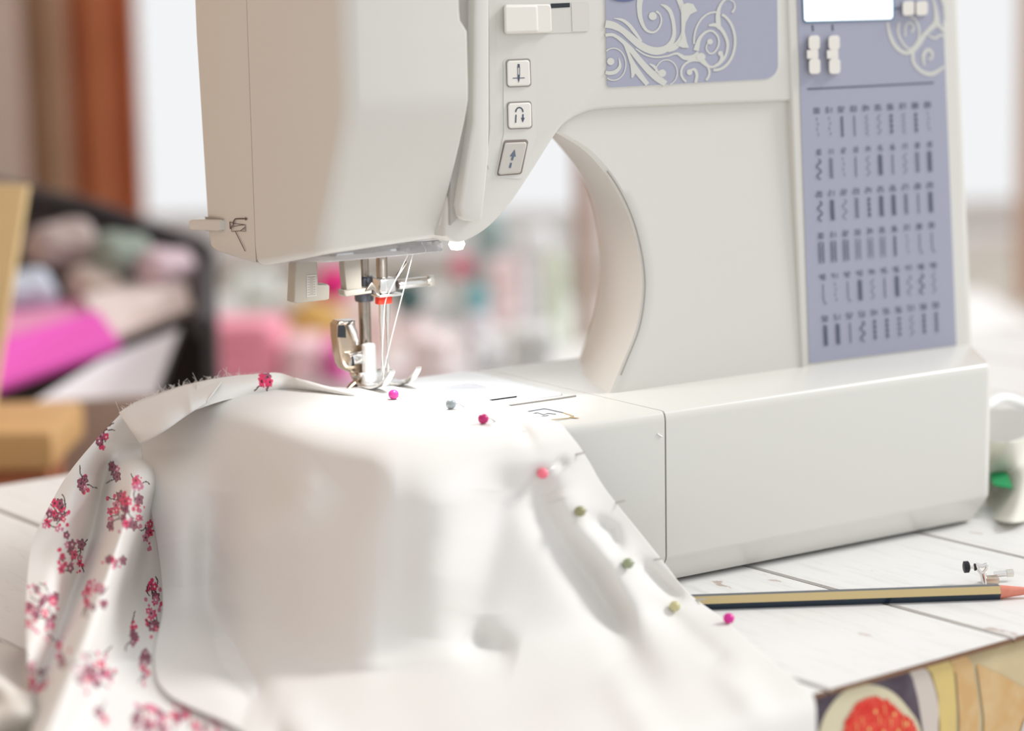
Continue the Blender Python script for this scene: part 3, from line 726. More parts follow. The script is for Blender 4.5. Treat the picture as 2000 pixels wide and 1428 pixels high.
box('twin_needle_holder', at(749, 586, Y=nbY-0.0005), (0.0080, 0.0042, 0.0040), RED, mach, bevel=0.0006)
for (x0, y0), (x1, y1) in (((744.5, 594), (748, 742)), ((757, 592), (758, 742))):
    a = at(x0, y0, Y=nbY); b = at(x1, y1, Y=nbY)
    pts = [a+(b-a)*t for t in (0, 0.22, 0.30, 0.72, 0.80, 0.95, 1)]
    tube('needle', pts, [0.0013, 0.0013, 0.0009, 0.0008, 0.0010, 0.0007, 0.0001], CHROME, mach, 12, angle=60)
tube('thread', catmull([at(806, 468, Y=nbY-0.022), at(799, 492, Y=nbY-0.022), at(780, 532, Y=nbY-0.012), at(763, 566, Y=nbY-0.0075), at(752, 592, Y=nbY-0.004), at(749, 640, Y=nbY-0.0022), at(746.5, 693, Y=nbY-0.0015), at(749, 730, Y=nbY-0.001)], 5), 0.00019, THREAD, mach, 6)
tube('thread', catmull([at(813, 468, Y=nbY-0.022), at(808, 490, Y=nbY-0.022), at(790, 560, Y=nbY-0.014), at(772, 630, Y=nbY-0.008), at(757, 692, Y=nbY-0.0022), at(750, 725, Y=nbY-0.001), at(748, 745, Y=nbY-0.001)], 5), 0.00019, THREAD, mach, 6)
yplate('needle_threader', [(673, 470), (702, 470), (706, 520), (708, 568), (677, 572), (672, 520)], nbY-0.003, 0.005, TAUPE, mach, 0.0008)
yplate('threader_foot', [(672, 567), (724, 562), (727, 565), (727, 573), (677, 580), (673, 577)], nbY-0.004, 0.006, TAUPE, mach, 0.0008)
yplate('threader_hook', [(714, 569), (726, 551), (731, 556), (746, 581), (741, 582), (730, 566)], nbY-0.005, 0.0012, STEEL, mach, 0.0002)
bl = yplate('buttonhole_lever', [(578, 500), (620, 496), (622, 556), (641, 555), (645, 559), (644, 584), (640, 586), (580, 593), (574, 590)], nbY-0.001, 0.007, TAUPE, mach, 0.001)
blp = lambda px, py: at(px, py, Y=nbY-0.0012)
decal('lever_scale', [ribbon_data([(600, 540), (600, 579)], 1.4, blp), ribbon_data([(616.5, 539), (617, 577)], 1.4, blp), ribbon_data([(599, 539), (618, 537.5)], 2.2, blp), ribbon_data([(600, 579), (618, 577)], 1.6, blp)] +
      [ribbon_data([(600, 544+k*5), (605, 543.6+k*5)], 1.6, blp) for k in range(7)]+[ribbon_data([(612, 543+k*5), (617, 542.6+k*5)], 1.6, blp) for k in range(7)], PLASD, bl)
# presser foot holder
fhold = yplate('foot_holder', [(658, 634), (664, 627), (684, 626), (694, 630), (698, 655), (704, 672), (714, 680), (716, 736), (706, 733), (690, 729), (674, 722), (668, 712), (663, 690), (659, 660)], pbY-0.004, 0.007, mat('tan_reflect_chrome', (0.52, 0.42, 0.32, 1), 0.2, 1.0), mach, 0.001)  # tan in the chrome's colour imitates a warm reflection
hp = lambda px, py: at(px, py, Y=pbY-0.0042)
decal('holder_latch', [poly_data([(660, 636), (672, 635), (675, 640), (676, 660), (659, 659)], hp)], BLACK, fhold)
tube('holder_arm', [at(683, 632, Y=pbY-0.0055), at(691, 650, Y=pbY-0.0055), at(697, 672, Y=pbY-0.0045)], [0.0019, 0.0020, 0.0014], CHROME, mach, 12)
lathe('holder_cap', [(0.0002, 0), (0.0046, 0.0), (0.0048, 0.0006), (0.0040, 0.0012)], at(676, 629, Y=pbY-0.001), (0, 0, 1), CHROME, mach, 20)
s0 = at(679, 703, Y=pbY-0.006); s1 = at(708, 697, Y=pbY-0.006)
lathe('foot_screw', [(0.0020, 0), (0.0036, 0.0003), (0.0036, 0.007), (0.0030, 0.0085), (0.0022, 0.009)], s0, s1-s0, CHROME, mach, 20)
tube('screw_slot', [s0+(s1-s0)*0.10+np.array([0, -0.0030, 0.0020]), s0+(s1-s0)*0.12+np.array([0, -0.0037, -0.0005]), s0+(s1-s0)*0.18+np.array([0, -0.0030, -0.0026])], 0.0006, DARK, mach, 6)
WMET = mat('lamp_lit_chrome', (0.93, 0.93, 0.93, 1), 0.32, 0.35)  # whitish colour imitates the lamp's glare on chrome
lathe('ankle_post', [(0.0036, 0), (0.0041, 0.0005), (0.0041, 0.0042), (0.0037, 0.0046), (0.0035, 0.019), (0.0030, 0.0195), (0.0010, 0.020)], at(722, 745, Y=pbY-0.009), (0, 0, 1), WMET, mach, 24)
zs_ = 0.0924
fh = pbY-0.002
prof_y = [(fh, zs_+0.0050), (fh-0.004, zs_+0.0014), (fh-0.010, zs_+0.0002), (0.1300, zs_), (0.1240, zs_+0.0007), (0.1180, zs_+0.0030), (0.1125, zs_+0.0068), (0.1088, zs_+0.0108)]
def foot_strip(x0, x1, prof, th=0.0011, taper=False):
    bm = bmesh.new(); T, B = [], []
    xm = (x0+x1)/2
    for y, z in prof:
        k = 1.0-0.45*min(1.0, max(0.0, (0.1240-y)/0.0152)) if taper else 1.0
        a_, b_ = xm+(x0-xm)*k, xm+(x1-xm)*k
        T.append((bm.verts.new((a_, y, z+th)), bm.verts.new((b_, y, z+th)))); B.append((bm.verts.new((a_, y, z)), bm.verts.new((b_, y, z))))
    for i in range(len(prof)-1):
        bm.faces.new((T[i][0], T[i][1], T[i+1][1], T[i+1][0])); bm.faces.new((B[i][0], B[i+1][0], B[i+1][1], B[i][1]))
        bm.faces.new((T[i][0], T[i+1][0], B[i+1][0], B[i][0])); bm.faces.new((T[i][1], B[i][1], B[i+1][1], T[i+1][1]))
    bm.faces.new((T[0][0], B[0][0], B[0][1], T[0][1])); bm.faces.new((T[-1][0], T[-1][1], B[-1][1], B[-1][0]))
    return bm
dense_p = [tuple(p) for p in catmull(prof_y, 4)]
FX = -0.0800
obj('foot_toe', foot_strip(FX-0.0108, FX-0.0046, dense_p, taper=True), CHROME, mach)
obj('foot_toe', foot_strip(FX+0.0046, FX+0.0108, dense_p, taper=True), CHROME, mach)
obj('foot_sole', foot_strip(FX-0.0106, FX+0.0106, [tuple(p) for p in catmull(prof_y[1:3]+[(0.136, zs_+0.0001), (0.1300, zs_)], 4)], 0.0015), CHROME, mach)
box('foot_bridge', (FX, pbY-0.009, zs_+0.0035), (0.012, 0.003, 0.005), CHROME, mach, bevel=0.0006)
cyl('foot_pin', (FX-0.0095, pbY-0.009, zs_+0.0055), (FX+0.0095, pbY-0.009, zs_+0.0055), 0.0012, 0.0012, CHROME, mach)
tube('foot_heel', [at(677, 763, Y=pbY-0.008), at(690, 752, Y=pbY-0.006), at(703, 744, Y=pbY-0.006)], [0.0012, 0.0020, 0.0018], MATS['tan_reflect_chrome'], mach, 10)
# threading label on the bed
lb = lambda px, py: at(px, py, Z=ZB+0.0002)
tlab = decal('threading_label', [poly_data([(1010, 808), (1066, 797), (1131, 815), (1075, 823)], lb)], mat('label_white', (0.82, 0.81, 0.78, 1), 0.4), mach)
lb2 = lambda px, py: at(px, py, Z=ZB+0.0004)
decal('label_outline', [ribbon_data([(1022, 805), (1064, 798), (1100, 806)], 1.4, lb2)], INKP, tlab)
decal('label_outline', [ribbon_data([(1100, 806), (1121, 813), (1112, 815), (1130, 816)], 1.6, lb2), ribbon_data([(1072, 820), (1112, 816)], 1.4, lb2)], mat('label_tan', srgb(190, 160, 110), 0.5), tlab)
decal('label_drawing', [ribbon_data([(1036, 808), (1050, 806), (1062, 810), (1070, 807), (1086, 809)], 1.2, lb2), ribbon_data([(1040, 811), (1058, 813), (1072, 811)], 1.0, lb2)], INK, tlab)
tube('scratch_mark', [at(1284, 847, Y=-0.0002), at(1288, 850, Y=-0.0002), at(1293, 853, Y=-0.0002)], 0.0003, mat('scratch_white', (0.9, 0.9, 0.9, 1), 0.5), mach, 6)

# ------------------------------------------------------------------ pinned fabric
def interp(x, xs, ys): return np.interp(x, xs, ys)
def softplus(x): return np.where(x > 30, x, np.log1p(np.exp(np.minimum(x, 30))))
def polydist(px, py, path):
    """distance in px from a polyline and position along it 0..1"""
    best = np.full(np.shape(px), 1e9); along = np.zeros(np.shape(px)); n = len(path)-1
    for i in range(n):
        ax, ay = path[i]; bx, by = path[i+1]; dx, dy = bx-ax, by-ay
        t = np.clip(((px-ax)*dx+(py-ay)*dy)/(dx*dx+dy*dy), 0, 1)
        d = np.hypot(px-ax-t*dx, py-ay-t*dy)
        m = d < best; best = np.where(m, d, best); along = np.where(m, (i+t)/n, along)
    return best, along
def fold(px, py, path, width, amp):
    d, a = polydist(px, py, path)
    return amp*np.exp(-(d/width)**2)*np.clip(4*a*(1-a)+0.15, 0, 1)
ET = ([150, 250, 380, 440, 600, 752, 830, 1032, 1300, 1700], [722, 745, 775, 796, 848, 893, 884, 851, 811, 752])
FB = ([150, 250, 330, 420, 500, 600, 715, 800, 1065, 1300, 1420, 1700], [1150, 1175, 1190, 1215, 1247, 1285, 1318, 1306, 1257, 1207, 1183, 1130])
def smooth_interp(x, tab, w=20):
    return sum(np.interp(x+o, *tab) for o in (-w, -w/2, 0, w/2, w))/5
def z_top(px, py):
    et = smooth_interp(px, ET); fb = smooth_interp(px, FB)
    q = (py-et)/(fb-et); w = 0.045
    S = w*(softplus(q/w)-softplus((q-1)/w))
    z = 0.0912*(1-S)+0.0030*S
    on = smoothstep(-0.02, 0.25, q)
    k = (fold(px, py, [(432, 960), (414, 1080), (412, 1180), (450, 1290), (540, 1430), (580, 1520)], 40, -0.0052) +
         fold(px, py, [(640, 925), (550, 1010), (430, 1095)], 50, 0.0036) +
         fold(px, py, [(330, 880), (335, 1000), (350, 1150)], 55, 0.003) +
         fold(px, py, [(1048, 900), (1058, 990), (1120, 1085), (1200, 1210), (1245, 1330), (1300, 1460)], 38, -0.0034) +
         fold(px, py, [(1085, 960), (1110, 1030), (1190, 1100), (1260, 1230), (1330, 1330)], 38, 0.0024) +
         fold(px, py, [(960, 860), (985, 960), (945, 1080), (915, 1200), (955, 1300)], 44, -0.0018) +
         fold(px, py, [(860, 880), (880, 1050), (850, 1250)], 70, 0.0020) +
         fold(px, py, [(905, 1240), (955, 1275), (1010, 1290)], 34, -0.0030) +
         fold(px, py, [(520, 1325), (620, 1318), (760, 1322), (880, 1300)], 16, -0.0012) +
         fold(px, py, [(480, 1395), (560, 1420), (640, 1500)], 50, 0.006) +
         fold(px, py, [(1150, 1010), (1190, 1040), (1212, 1090)], 16, -0.0015) +
         fold(px, py, [(1085, 895), (1105, 915)], 15, -0.0008) +
         fold(px, py, [(1245, 1095), (1290, 1140), (1330, 1175)], 15, -0.0015) +
         fold(px, py, [(1290, 1200), (1370, 1260), (1450, 1330)], 24, -0.0018) +
         fold(px, py, [(1200, 1300), (1260, 1400), (1300, 1500)], 44, 0.0035) +
         fold(px, py, [(1400, 1290), (1450, 1350), (1500, 1420)], 34, 0.0025))
    k2 = (fold(px, py, [(962, 798), (1010, 828), (1042, 872)], 15, -0.0016) + fold(px, py, [(900, 792), (960, 788), (1020, 806)], 14, 0.0012))
    nz = 0.0006*np.sin(px*0.021+py*0.013)*np.sin(py*0.017-px*0.006)
    return z + k*on + k2*(1-on) + nz*(0.25+0.75*on)
def lift(px, py, z):
    """photo pixel and height above the table -> world; past the table's front edge the cloth hangs down it"""
    D = FWD[None]+RT[None]*((np.ravel(px)-CX)/F)[:, None]-UP[None]*((np.ravel(py)-CY)/F)[:, None]
    tz = (np.ravel(z)-CAM[2])/D[:, 2]
    tv = (V0-0.010-CAM@TN)/(D@TN)
    w = 0.012
    t = w*np.logaddexp(tz/w, (tv)/w) - 0.0*w
    t = np.where(tz-tv > 0.10, tz, t)
    P = CAM[None]+D*t[:, None]
    return P.reshape(np.shape(px)+(3,))
LY = [862, 960, 1090, 1190, 1290, 1360, 1430, 1500, 1580]; LXs = [275, 290, 312, 318, 302, 330, 470, 520, 545]
RY = [830, 865, 900, 955, 1030, 1105, 1165, 1210, 1270, 1335, 1365, 1428, 1580]; RXs = [1095, 1124, 1147, 1180, 1240, 1300, 1350, 1410, 1480, 1560, 1588, 1592, 1596]
def curve_y(ys, xs, n):
    c = np.array(catmull(list(zip(xs, ys)), 12)); y = np.linspace(c[0, 1], c[-1, 1], n)
    o_ = np.argsort(c[:, 1]); return np.interp(y, c[o_, 1], c[o_, 0]), y
NU, NV = 330, 260
tl = np.linspace(0, 1, NV)
lx, ly = curve_y(LY, LXs, NV); rx, ry = curve_y(RY, RXs, NV)
topc = np.array(catmull([(275, 862), (330, 825), (390, 790), (470, 764), (560, 755), (640, 757), (700, 759), (780, 753), (860, 764), (940, 780), (1020, 803), (1095, 830)], 12))
s = np.linspace(0, 1, NU)
tx = 275+s*(1095-275); ty = np.interp(tx, topc[:, 0], topc[:, 1])
S_, T_ = np.meshgrid(s, tl)
PX = (1-S_)*lx[:, None]+S_*rx[:, None]; PY = (1-S_)*ly[:, None]+S_*ry[:, None]
bl_ = (1-T_)**3
PX = PX+bl_*(tx-((1-s)*lx[0]+s*rx[0]))[None]; PY = PY+bl_*(ty-((1-s)*ly[0]+s*ry[0]))[None]
fabric = empty('pinned_fabric', tuple(at(900, 1240, Z=0))); tag(fabric, 'white cotton fabric with floral underside draped over the machine bed', 'fabric')
def cloth_material(name, colr, attr=None):
    m = bpy.data.materials.new(name); m.use_nodes = True; nt = m.node_tree; L = nt.links.new; N = nt.nodes.new
    b = nt.nodes['Principled BSDF']; b.inputs['Roughness'].default_value = 0.85; b.inputs['Specular IOR Level'].default_value = 0.2
    b.inputs['Sheen Weight'].default_value = 0.15
    b.inputs['Base Color'].default_value = colr
    tr = N('ShaderNodeBsdfTranslucent'); tr.inputs[0].default_value = colr
    mx = N('ShaderNodeMixShader'); mx.inputs[0].default_value = 0.16
    if attr:
        a = N('ShaderNodeVertexColor'); a.layer_name = attr; L(a.outputs[0], b.inputs['Base Color']); L(a.outputs[0], tr.inputs[0])
    tc = N('ShaderNodeTexCoord'); n1 = N('ShaderNodeTexNoise'); n1.inputs['Scale'].default_value = 900; n1.inputs['Detail'].default_value = 2
    L(tc.outputs['Object'], n1.inputs['Vector']); bp = N('ShaderNodeBump'); bp.inputs['Strength'].default_value = 0.10; bp.inputs['Distance'].default_value = 0.0006
    L(n1.outputs['Fac'], bp.inputs['Height']); L(bp.outputs[0], b.inputs['Normal'])
    out = nt.nodes['Material Output']; L(b.outputs[0], mx.inputs[1]); L(tr.outputs[0], mx.inputs[2]); L(mx.outputs[0], out.inputs[0])
    return m
COTTON = cloth_material('white_cotton', (0.84, 0.825, 0.80, 1))
top_o = obj('top_layer', gridmesh(lift(PX, PY, z_top(PX, PY))), COTTON, fabric, angle=0)
sm = top_o.modifiers.new('thickness', 'SOLIDIFY'); sm.thickness = 0.0007; sm.offset = -1

# floral print painted as colour on the dense mesh of the under layer
PINK = np.array(lin((226, 70, 112))); ROSE = np.array(lin((216, 130, 160))); MAROON = np.array(lin((112, 44, 66))); INKB = np.array(lin((66, 46, 46))); WHITE = np.array((0.84, 0.825, 0.80))
def paint(px, py, clusters, seed=3):
    C = np.tile(WHITE, px.shape+(1,)).astype(float); rg = random.Random(seed)
    def put(mask, c): C[mask] = c
    for (cx_, cy_, rx_, ry_, n) in clusters:
        rx_, ry_, n = rx_*1.15, ry_*1.12, int(n*1.35)
        near = (np.abs(px-cx_) < rx_+22) & (np.abs(py-cy_) < ry_+22)
        if not near.any(): continue
        X, Y = px[near], py[near]; sub = C[near]
        for _ in range(max(3, n)):         # petals and dots
            x, y = cx_+rg.uniform(-1, 1)*rx_, cy_+rg.uniform(-1, 1)*ry_
            if ((x-cx_)/rx_)**2+((y-cy_)/ry_)**2 > 1.1: continue
            r = rg.uniform(2.0, 5.0); sub[np.hypot((X-x)/0.75, Y-y) < r] = rg.choice([PINK, PINK, ROSE])
        for _ in range(max(1, n//4)):         # branches
            x, y = cx_+rg.uniform(-0.7, 0.7)*rx_, cy_+rg.uniform(-0.7, 0.7)*ry_; a = rg.uniform(0, 6.3)
            path = [(x, y)]
            for k in range(5):
                a += rg.uniform(-0.6, 0.6); x += 5*cos(a)*0.8; y += 5*sin(a); path.append((x, y))
            d, _a = polydist(X, Y, path); sub[d < 1.1] = INKB
        for k in range(max(2, int(n*0.5))):         # blossoms with a dark outline
            x, y = cx_+rg.uniform(-0.75, 0.75)*rx_, cy_+rg.uniform(-0.75, 0.75)*ry_
            r = rg.uniform(6.5, 11.0); th = np.arctan2(Y-y, (X-x)/0.75); d = np.hypot((X-x)/0.75, Y-y)
            rr = r*(0.82+0.18*np.cos(5*th+rg.uniform(0, 6)))
            dark = rg.random() < 0.45
            if dark: sub[d < rr+1.6] = INKB
            sub[d < rr] = MAROON*0.6+ROSE*0.4 if dark else (PINK if rg.random() < 0.6 else ROSE)
            sub[d < r*0.25] = INKB if rg.random() < 0.6 else WHITE
        C[near] = sub
    return C
def add_color(o, C):
    at_ = o.data.color_attributes.new('print', 'FLOAT_COLOR', 'POINT')
    A = np.ones((C.shape[0]*C.shape[1], 4), np.float32); A[:, :3] = C.reshape(-1, 3); at_.data.foreach_set('color', A.ravel())
PRINT = cloth_material('floral_cotton', (0.84, 0.825, 0.80, 1), 'print')
UY = [806, 862, 930, 1005, 1065, 1150, 1230, 1330, 1430, 1580]; UXs = [238, 185, 130, 88, 62, 52, 51, 57, 61, 66]
MU, MV = 250, 520
ux, uy = curve_y(UY, UXs, MV)
vx = np.interp(uy, ly, lx)+22; vy = np.maximum(uy, 866)
vx = np.where(uy > 1290, vx+30, vx)
s = np.linspace(0, 1, MU); S_, T_ = np.meshgrid(s, np.linspace(0, 1, MV))
QX = (1-S_)*ux[:, None]+S_*vx[:, None]; QY = (1-S_)*uy[:, None]+S_*vy[:, None]
def ridge_x(y): return np.interp(y, [860, 940, 1040, 1130, 1250, 1360, 1430, 1580], [275, 262, 240, 212, 170, 125, 95, 40])
def z_under(px, py, s_):
    zl = np.interp(py, [806, 862, 930, 1005, 1065, 1150, 1230, 1330, 1430, 1580], [0.083, 0.072, 0.060, 0.049, 0.041, 0.031, 0.024, 0.016, 0.010, 0.004])
    zr = z_top(px, py)-0.004
    e = smoothstep(0.0, 1.0, s_)
    z = zl*(1-e)+zr*e
    d = px-ridge_x(py); am = smoothstep(870, 960, py)
    z = z+am*(0.019*np.exp(-(d/36.0)**2)-0.009*np.exp(-((d+60)/20.0)**2)+0.002*np.exp(-((d+110)/26.0)**2))
    return np.maximum(z, 0.0015)
und = obj('under_layer', gridmesh(lift(QX, QY, z_under(QX, QY, S_))), PRINT, fabric, angle=0)
CL = [(198, 845, 12, 30, 16), (165, 940, 8, 22, 7), (225, 925, 7, 22, 6), (268, 945, 9, 16, 7), (108, 1012, 26, 40, 22), (140, 1088, 24, 30, 18), (245, 1000, 36, 38, 34), (290, 1040, 8, 30, 8), (222, 1100, 22, 8, 6), (80, 1195, 34, 52, 30),
      (182, 1165, 26, 28, 14), (300, 1185, 14, 54, 22), (262, 1235, 8, 26, 8), (285, 1300, 10, 36, 10), (185, 1310, 34, 40, 24), (75, 1320, 22, 30, 10), (120, 1275, 14, 34, 8), (290, 1405, 36, 30, 24), (410, 1420, 40, 14, 10), (200, 1400, 10, 12, 3), (352, 1395, 22, 18, 10)]
add_color(und, paint(QX, QY, CL))
# turned hem and the printed edge standing up behind it
def strip(name, up_c, lo_c, zu, zl_, n, m, bulge, mpar, paint_cl=None, k=14):
    a = np.array(catmull(up_c, 14)); b = np.array(catmull(lo_c, 14))
    ia = np.linspace(0, len(a)-1, n); A = np.stack([np.interp(ia, range(len(a)), a[:, j]) for j in (0, 1)], -1)
    ib = np.linspace(0, len(b)-1, n); B = np.stack([np.interp(ib, range(len(b)), b[:, j]) for j in (0, 1)], -1)
    v = np.linspace(0, 1, k)[:, None, None]
    Q = A[None]*(1-v)+B[None]*v
    Z0 = np.interp(np.linspace(0, 1, n), np.linspace(0, 1, len(zu)), zu); Z1 = np.interp(np.linspace(0, 1, n), np.linspace(0, 1, len(zl_)), zl_)
    vv = v[:, :, 0]
    Z = Z0[None]*(1-vv)+Z1[None]*vv+bulge*np.sin(pi*vv)
    o = obj(name, gridmesh(lift(Q[..., 0], Q[..., 1], Z)), m, mpar, angle=0)
    if paint_cl is not None: add_color(o, paint(Q[..., 0], Q[..., 1], paint_cl, 11))
    sm_ = o.modifiers.new('thickness', 'SOLIDIFY'); sm_.thickness = 0.0008; sm_.offset = -1
    return o
strip('hem', [(234, 808), (262, 790), (300, 775), (350, 758), (400, 746), (440, 739)], [(277, 866), (300, 855), (330, 837), (365, 812), (390, 796), (405, 786)], [0.0840, 0.089, 0.0945, 0.097], [0.0745, 0.083, 0.0905, 0.0935], 90, cloth_material('hem_cotton', (0.84, 0.82, 0.795, 1)), 0.0022, fabric)
strip('printed_edge', [(385, 750), (440, 739), (500, 733), (545, 731), (600, 746), (650, 760), (692, 767)], [(380, 802), (440, 782), (500, 770), (560, 763), (620, 766), (660, 770), (694, 775)], [0.0965, 0.0985, 0.100, 0.098, 0.0945, 0.0925], [0.091, 0.0905, 0.0905, 0.0905, 0.0908, 0.0908], 260, PRINT, 0.0008, fabric, [(521, 748, 12, 12, 6)], 60)
# fuzz along the raw edge
rg = random.Random(5); fz = []
edge_pts = catmull([(236, 806), (300, 774), (350, 757), (400, 745), (470, 735), (540, 731)], 20)
for k in range(120):
    x, y = edge_pts[int(rg.uniform(0, 0.9)*(len(edge_pts)-1))]; z0 = 0.086+0.012*min(1, (x-236)/200)
    dx, dy = rg.uniform(-12, 12), -rg.uniform(4, 22 if rg.random() < 0.25 else 9)
    p = [at(x, y+2, Z=z0)]; dep = float((p[0]-CAM)@FWD)
    p += [CAM+ray(x+dx*0.5+rg.uniform(-2, 2), y+dy*0.6)*dep, CAM+ray(x+dx+rg.uniform(-2, 2), y+dy)*dep]
    fz.append(tube_data(catmull(p, 3), 0.00008, 3, False))
tag(obj('fuzz', pydata(*join_data(fz)), mat('fuzz_white', (0.85, 0.84, 0.82, 1), 0.9), fabric), kind='stuff')

# ------------------------------------------------------------------ pins
def surf(px, py, up=0.0):
    a = np.array([[float(px)]]); b = np.array([[float(py)]])
    return lift(a, b, z_top(a, b)+up)[0, 0]
def surf_n(px, py):
    p = surf(px, py); a = surf(px+4, py)-p; b = surf(px, py+4)-p
    n = np.cross(b, a); n /= np.linalg.norm(n); return n if n@(CAM-p) > 0 else -n
SHAFT = mat('pin_steel', (0.55, 0.52, 0.50, 1), 0.3, 0.8)
def pin(head, entry, tip, color, label, cat='pin'):
    n = surf_n(*head); ph = surf(*head)+n*0.0032
    o = empty('pin', tuple(ph)); tag(o, label, cat, 'glass-headed pins along the fabric edge')
    r = 0.0024
    lathe('pin_head', [(0.0002+r*sin(t), -r*cos(t)) for t in np.linspace(0.02, pi-0.02, 13)], ph, (0, 0, 1), color, o, 18)
    pe = surf(*entry); path = [ph, (ph+pe)/2+n*0.0012, pe-surf_n(*entry)*0.0002]
    tube('shaft', path, 0.00036, SHAFT, o, 8)
    if tip:
        (ax, ay), (bx, by) = tip
        na = surf_n(ax-6, ay)
        a = surf(ax-6, ay)+na*0.0002; dep = float((a-CAM)@FWD)
        tube('pin_tip', [a, CAM+ray(bx, by)*(dep-0.0006)], [0.00050, 0.00040], SHAFT, o, 8)
PM = lambda n_, c, rr=0.25: mat(n_, srgb(*c), rr, spec=0.6)
MAG = PM('magenta_glass', (206, 60, 150)); GRY = PM('grey_glass', (150, 158, 162)); DMG = PM('deep_magenta_glass', (190, 30, 110)); PNK = PM('pink_glass', (244, 120, 140)); OLV = PM('olive_glass', (150, 148, 108)); SGE = PM('sage_glass', (150, 160, 128)); PYL = PM('pale_yellow_glass', (198, 192, 146)); HPK = PM('hot_pink_glass', (214, 40, 150))
pin((769, 783), (787, 783), None, MAG, 'magenta-headed pin just in front of the presser foot')
pin((881, 802), (912, 797), None, GRY, 'grey-headed pin on top of the fabric, second from the presser foot')
pin((944, 831), (972, 826), None, DMG, 'deep magenta-headed pin at the fabric top beside the grey-headed pin')
pin((1055, 920), (1090, 905), ((1128, 889), (1142, 884)), PNK, 'coral pink-headed pin with a long shadow')
pin((1124, 1001), (1148, 997), ((1206, 983), (1221, 978)), OLV, 'dark olive-headed pin below the coral pink one')
pin((1217, 1106), (1240, 1100), ((1280, 1094), (1293, 1091)), SGE, 'sage green-headed pin in the middle of the sloping seam')
pin((1313, 1192), (1328, 1187), ((1362, 1174), (1377, 1170)), PYL, 'pale yellow-headed pin nearest the pencil end')
pin((1423, 1221), (1430, 1216), None, HPK, 'hot pink-headed pin lowest on the fabric edge over the table')

# ------------------------------------------------------------------ pencil
PR = 0.00385
pa = at(1400, 1175, Z=PR*0.87); pb = at(1951, 1156, Z=PR*0.87)
pd = (pb-pa)/np.linalg.norm(pb-pa); p_start = pa-pd*0.045
pencil = empty('pencil', tuple((pa+pb)/2*np.array([1, 1, 0]))); tag(pencil, 'gold and navy striped hexagonal pencil lying on the plank table', 'pencil')
pn = np.cross([0, 0, 1], pd)
GOLD = mat('gold_lacquer', srgb(205, 184, 134), 0.35); NAVY = mat('navy_lacquer', srgb(36, 50, 66), 0.3, coat=0.3); RAWW = mat('pencil_cedar', srgb(216, 132, 112), 0.7, noise=(400, srgb(226, 150, 130), 0.7)); LEAD = mat('graphite', srgb(70, 68, 70), 0.4)
def hexring(c, r, k=1): return [c+(pn*cos(a)+np.array([0, 0, 1])*sin(a))*r for a in [radians(30+60*i+0) for i in range(6)]]
# flat side down: vertices at 30, 90 ... are turned so a face meets the table
def hexr(c, r): return [c+(pn*cos(a)+np.array([0, 0, 1])*sin(a))*r for a in [radians(60*i) for i in range(6)]]
Va = hexr(p_start, PR)+hexr(pb, PR)
faces = [(i, (i+1) % 6, 6+(i+1) % 6, 6+i) for i in range(6)]+[tuple(range(5, -1, -1)), tuple(range(6, 12))]
me = pydata(Va, faces); ob = obj('barrel', me, [NAVY, GOLD], pencil, smooth=False)
for i, f in enumerate(me.polygons[:6]):
    f.material_index = 0
# the face looking at the camera and upward carries the gold stripe, as does every second one
best = max(range(6), key=lambda i: float(np.array(me.polygons[i].normal)@(CAM-pb)) if i < 6 else -1)
cand = sorted(range(6), key=lambda i: -float(np.array(me.polygons[i].normal)@((CAM-pb)/np.linalg.norm(CAM-pb)*1.0)))
up_face = [i for i in cand[:3] if 0.1 < me.polygons[i].normal.z < 0.95]
gold0 = up_face[0] if up_face else cand[0]
for i in range(6):
    if (i-gold0) % 2 == 0: me.polygons[i].material_index = 1
tipc = pb+pd*0.024
ring0 = hexr(pb-pd*0.0002, PR*0.985); mid = [pb+pd*(0.0035 if k % 2 else 0.0015)+(q-pb)*0.93 for k, q in enumerate(hexr(pb, PR*0.93))]
n_ = 12
def circ(c, r): return [c+(pn*cos(2*pi*k/n_)+np.array([0, 0, 1])*sin(2*pi*k/n_))*r for k in range(n_)]
cone = [circ(pb-pd*0.0005, PR*0.86), circ(pb+pd*0.001, PR*0.86), circ(pb+pd*0.0185, 0.0011)]
loft('sharpened_wood', [[Vector(p) for p in r] for r in cone], RAWW, pencil, angle=60)
loft('lead', [[Vector(p) for p in circ(pb+pd*0.0185, 0.00105)], [Vector(p) for p in circ(pb+pd*0.0235, 0.0002)]], LEAD, pencil, angle=60)

# ------------------------------------------------------------------ spare presser foot attachment behind the pencil
af = at(1935, 1140, Z=0.0)
att = empty('presser_foot_attachment', tuple(af)); tag(att, 'small metal presser foot with black screw knob behind the pencil tip', 'presser foot')
DA = float((af-CAM)@FWD)
ap_ = lambda px, py, dd=0.0: CAM+ray(px, py)*(DA+dd)
kn = ap_(1881, 1108); kx = ap_(1895, 1107)-kn
kp = lathe_data([(0.0018, 0), (0.0029, 0.0004), (0.0029, 0.0026), (0.0020, 0.0032)], kn, kx, 20)
obj('knob', pydata(*kp), BLACK, att)
cyl('screw', ap_(1893, 1108), ap_(1908, 1108), 0.0008, 0.0008, CHROME, att)
lathe('washer', [(0.0010, 0), (0.0018, 0.0002), (0.0018, 0.0009), (0.0010, 0.0011)], ap_(1902, 1108), kx, BLACK, att, 14)
tube('clamp', catmull([ap_(1906, 1103), ap_(1910, 1112), ap_(1918, 1120), ap_(1926, 1112), ap_(1927, 1103), ap_(1918, 1106), ap_(1906, 1103)], 5), 0.0009, CHROME, att, 8)
cyl('stem', ap_(1920, 1120), ap_(1923, 1145), 0.0016, 0.0014, CHROME, att)
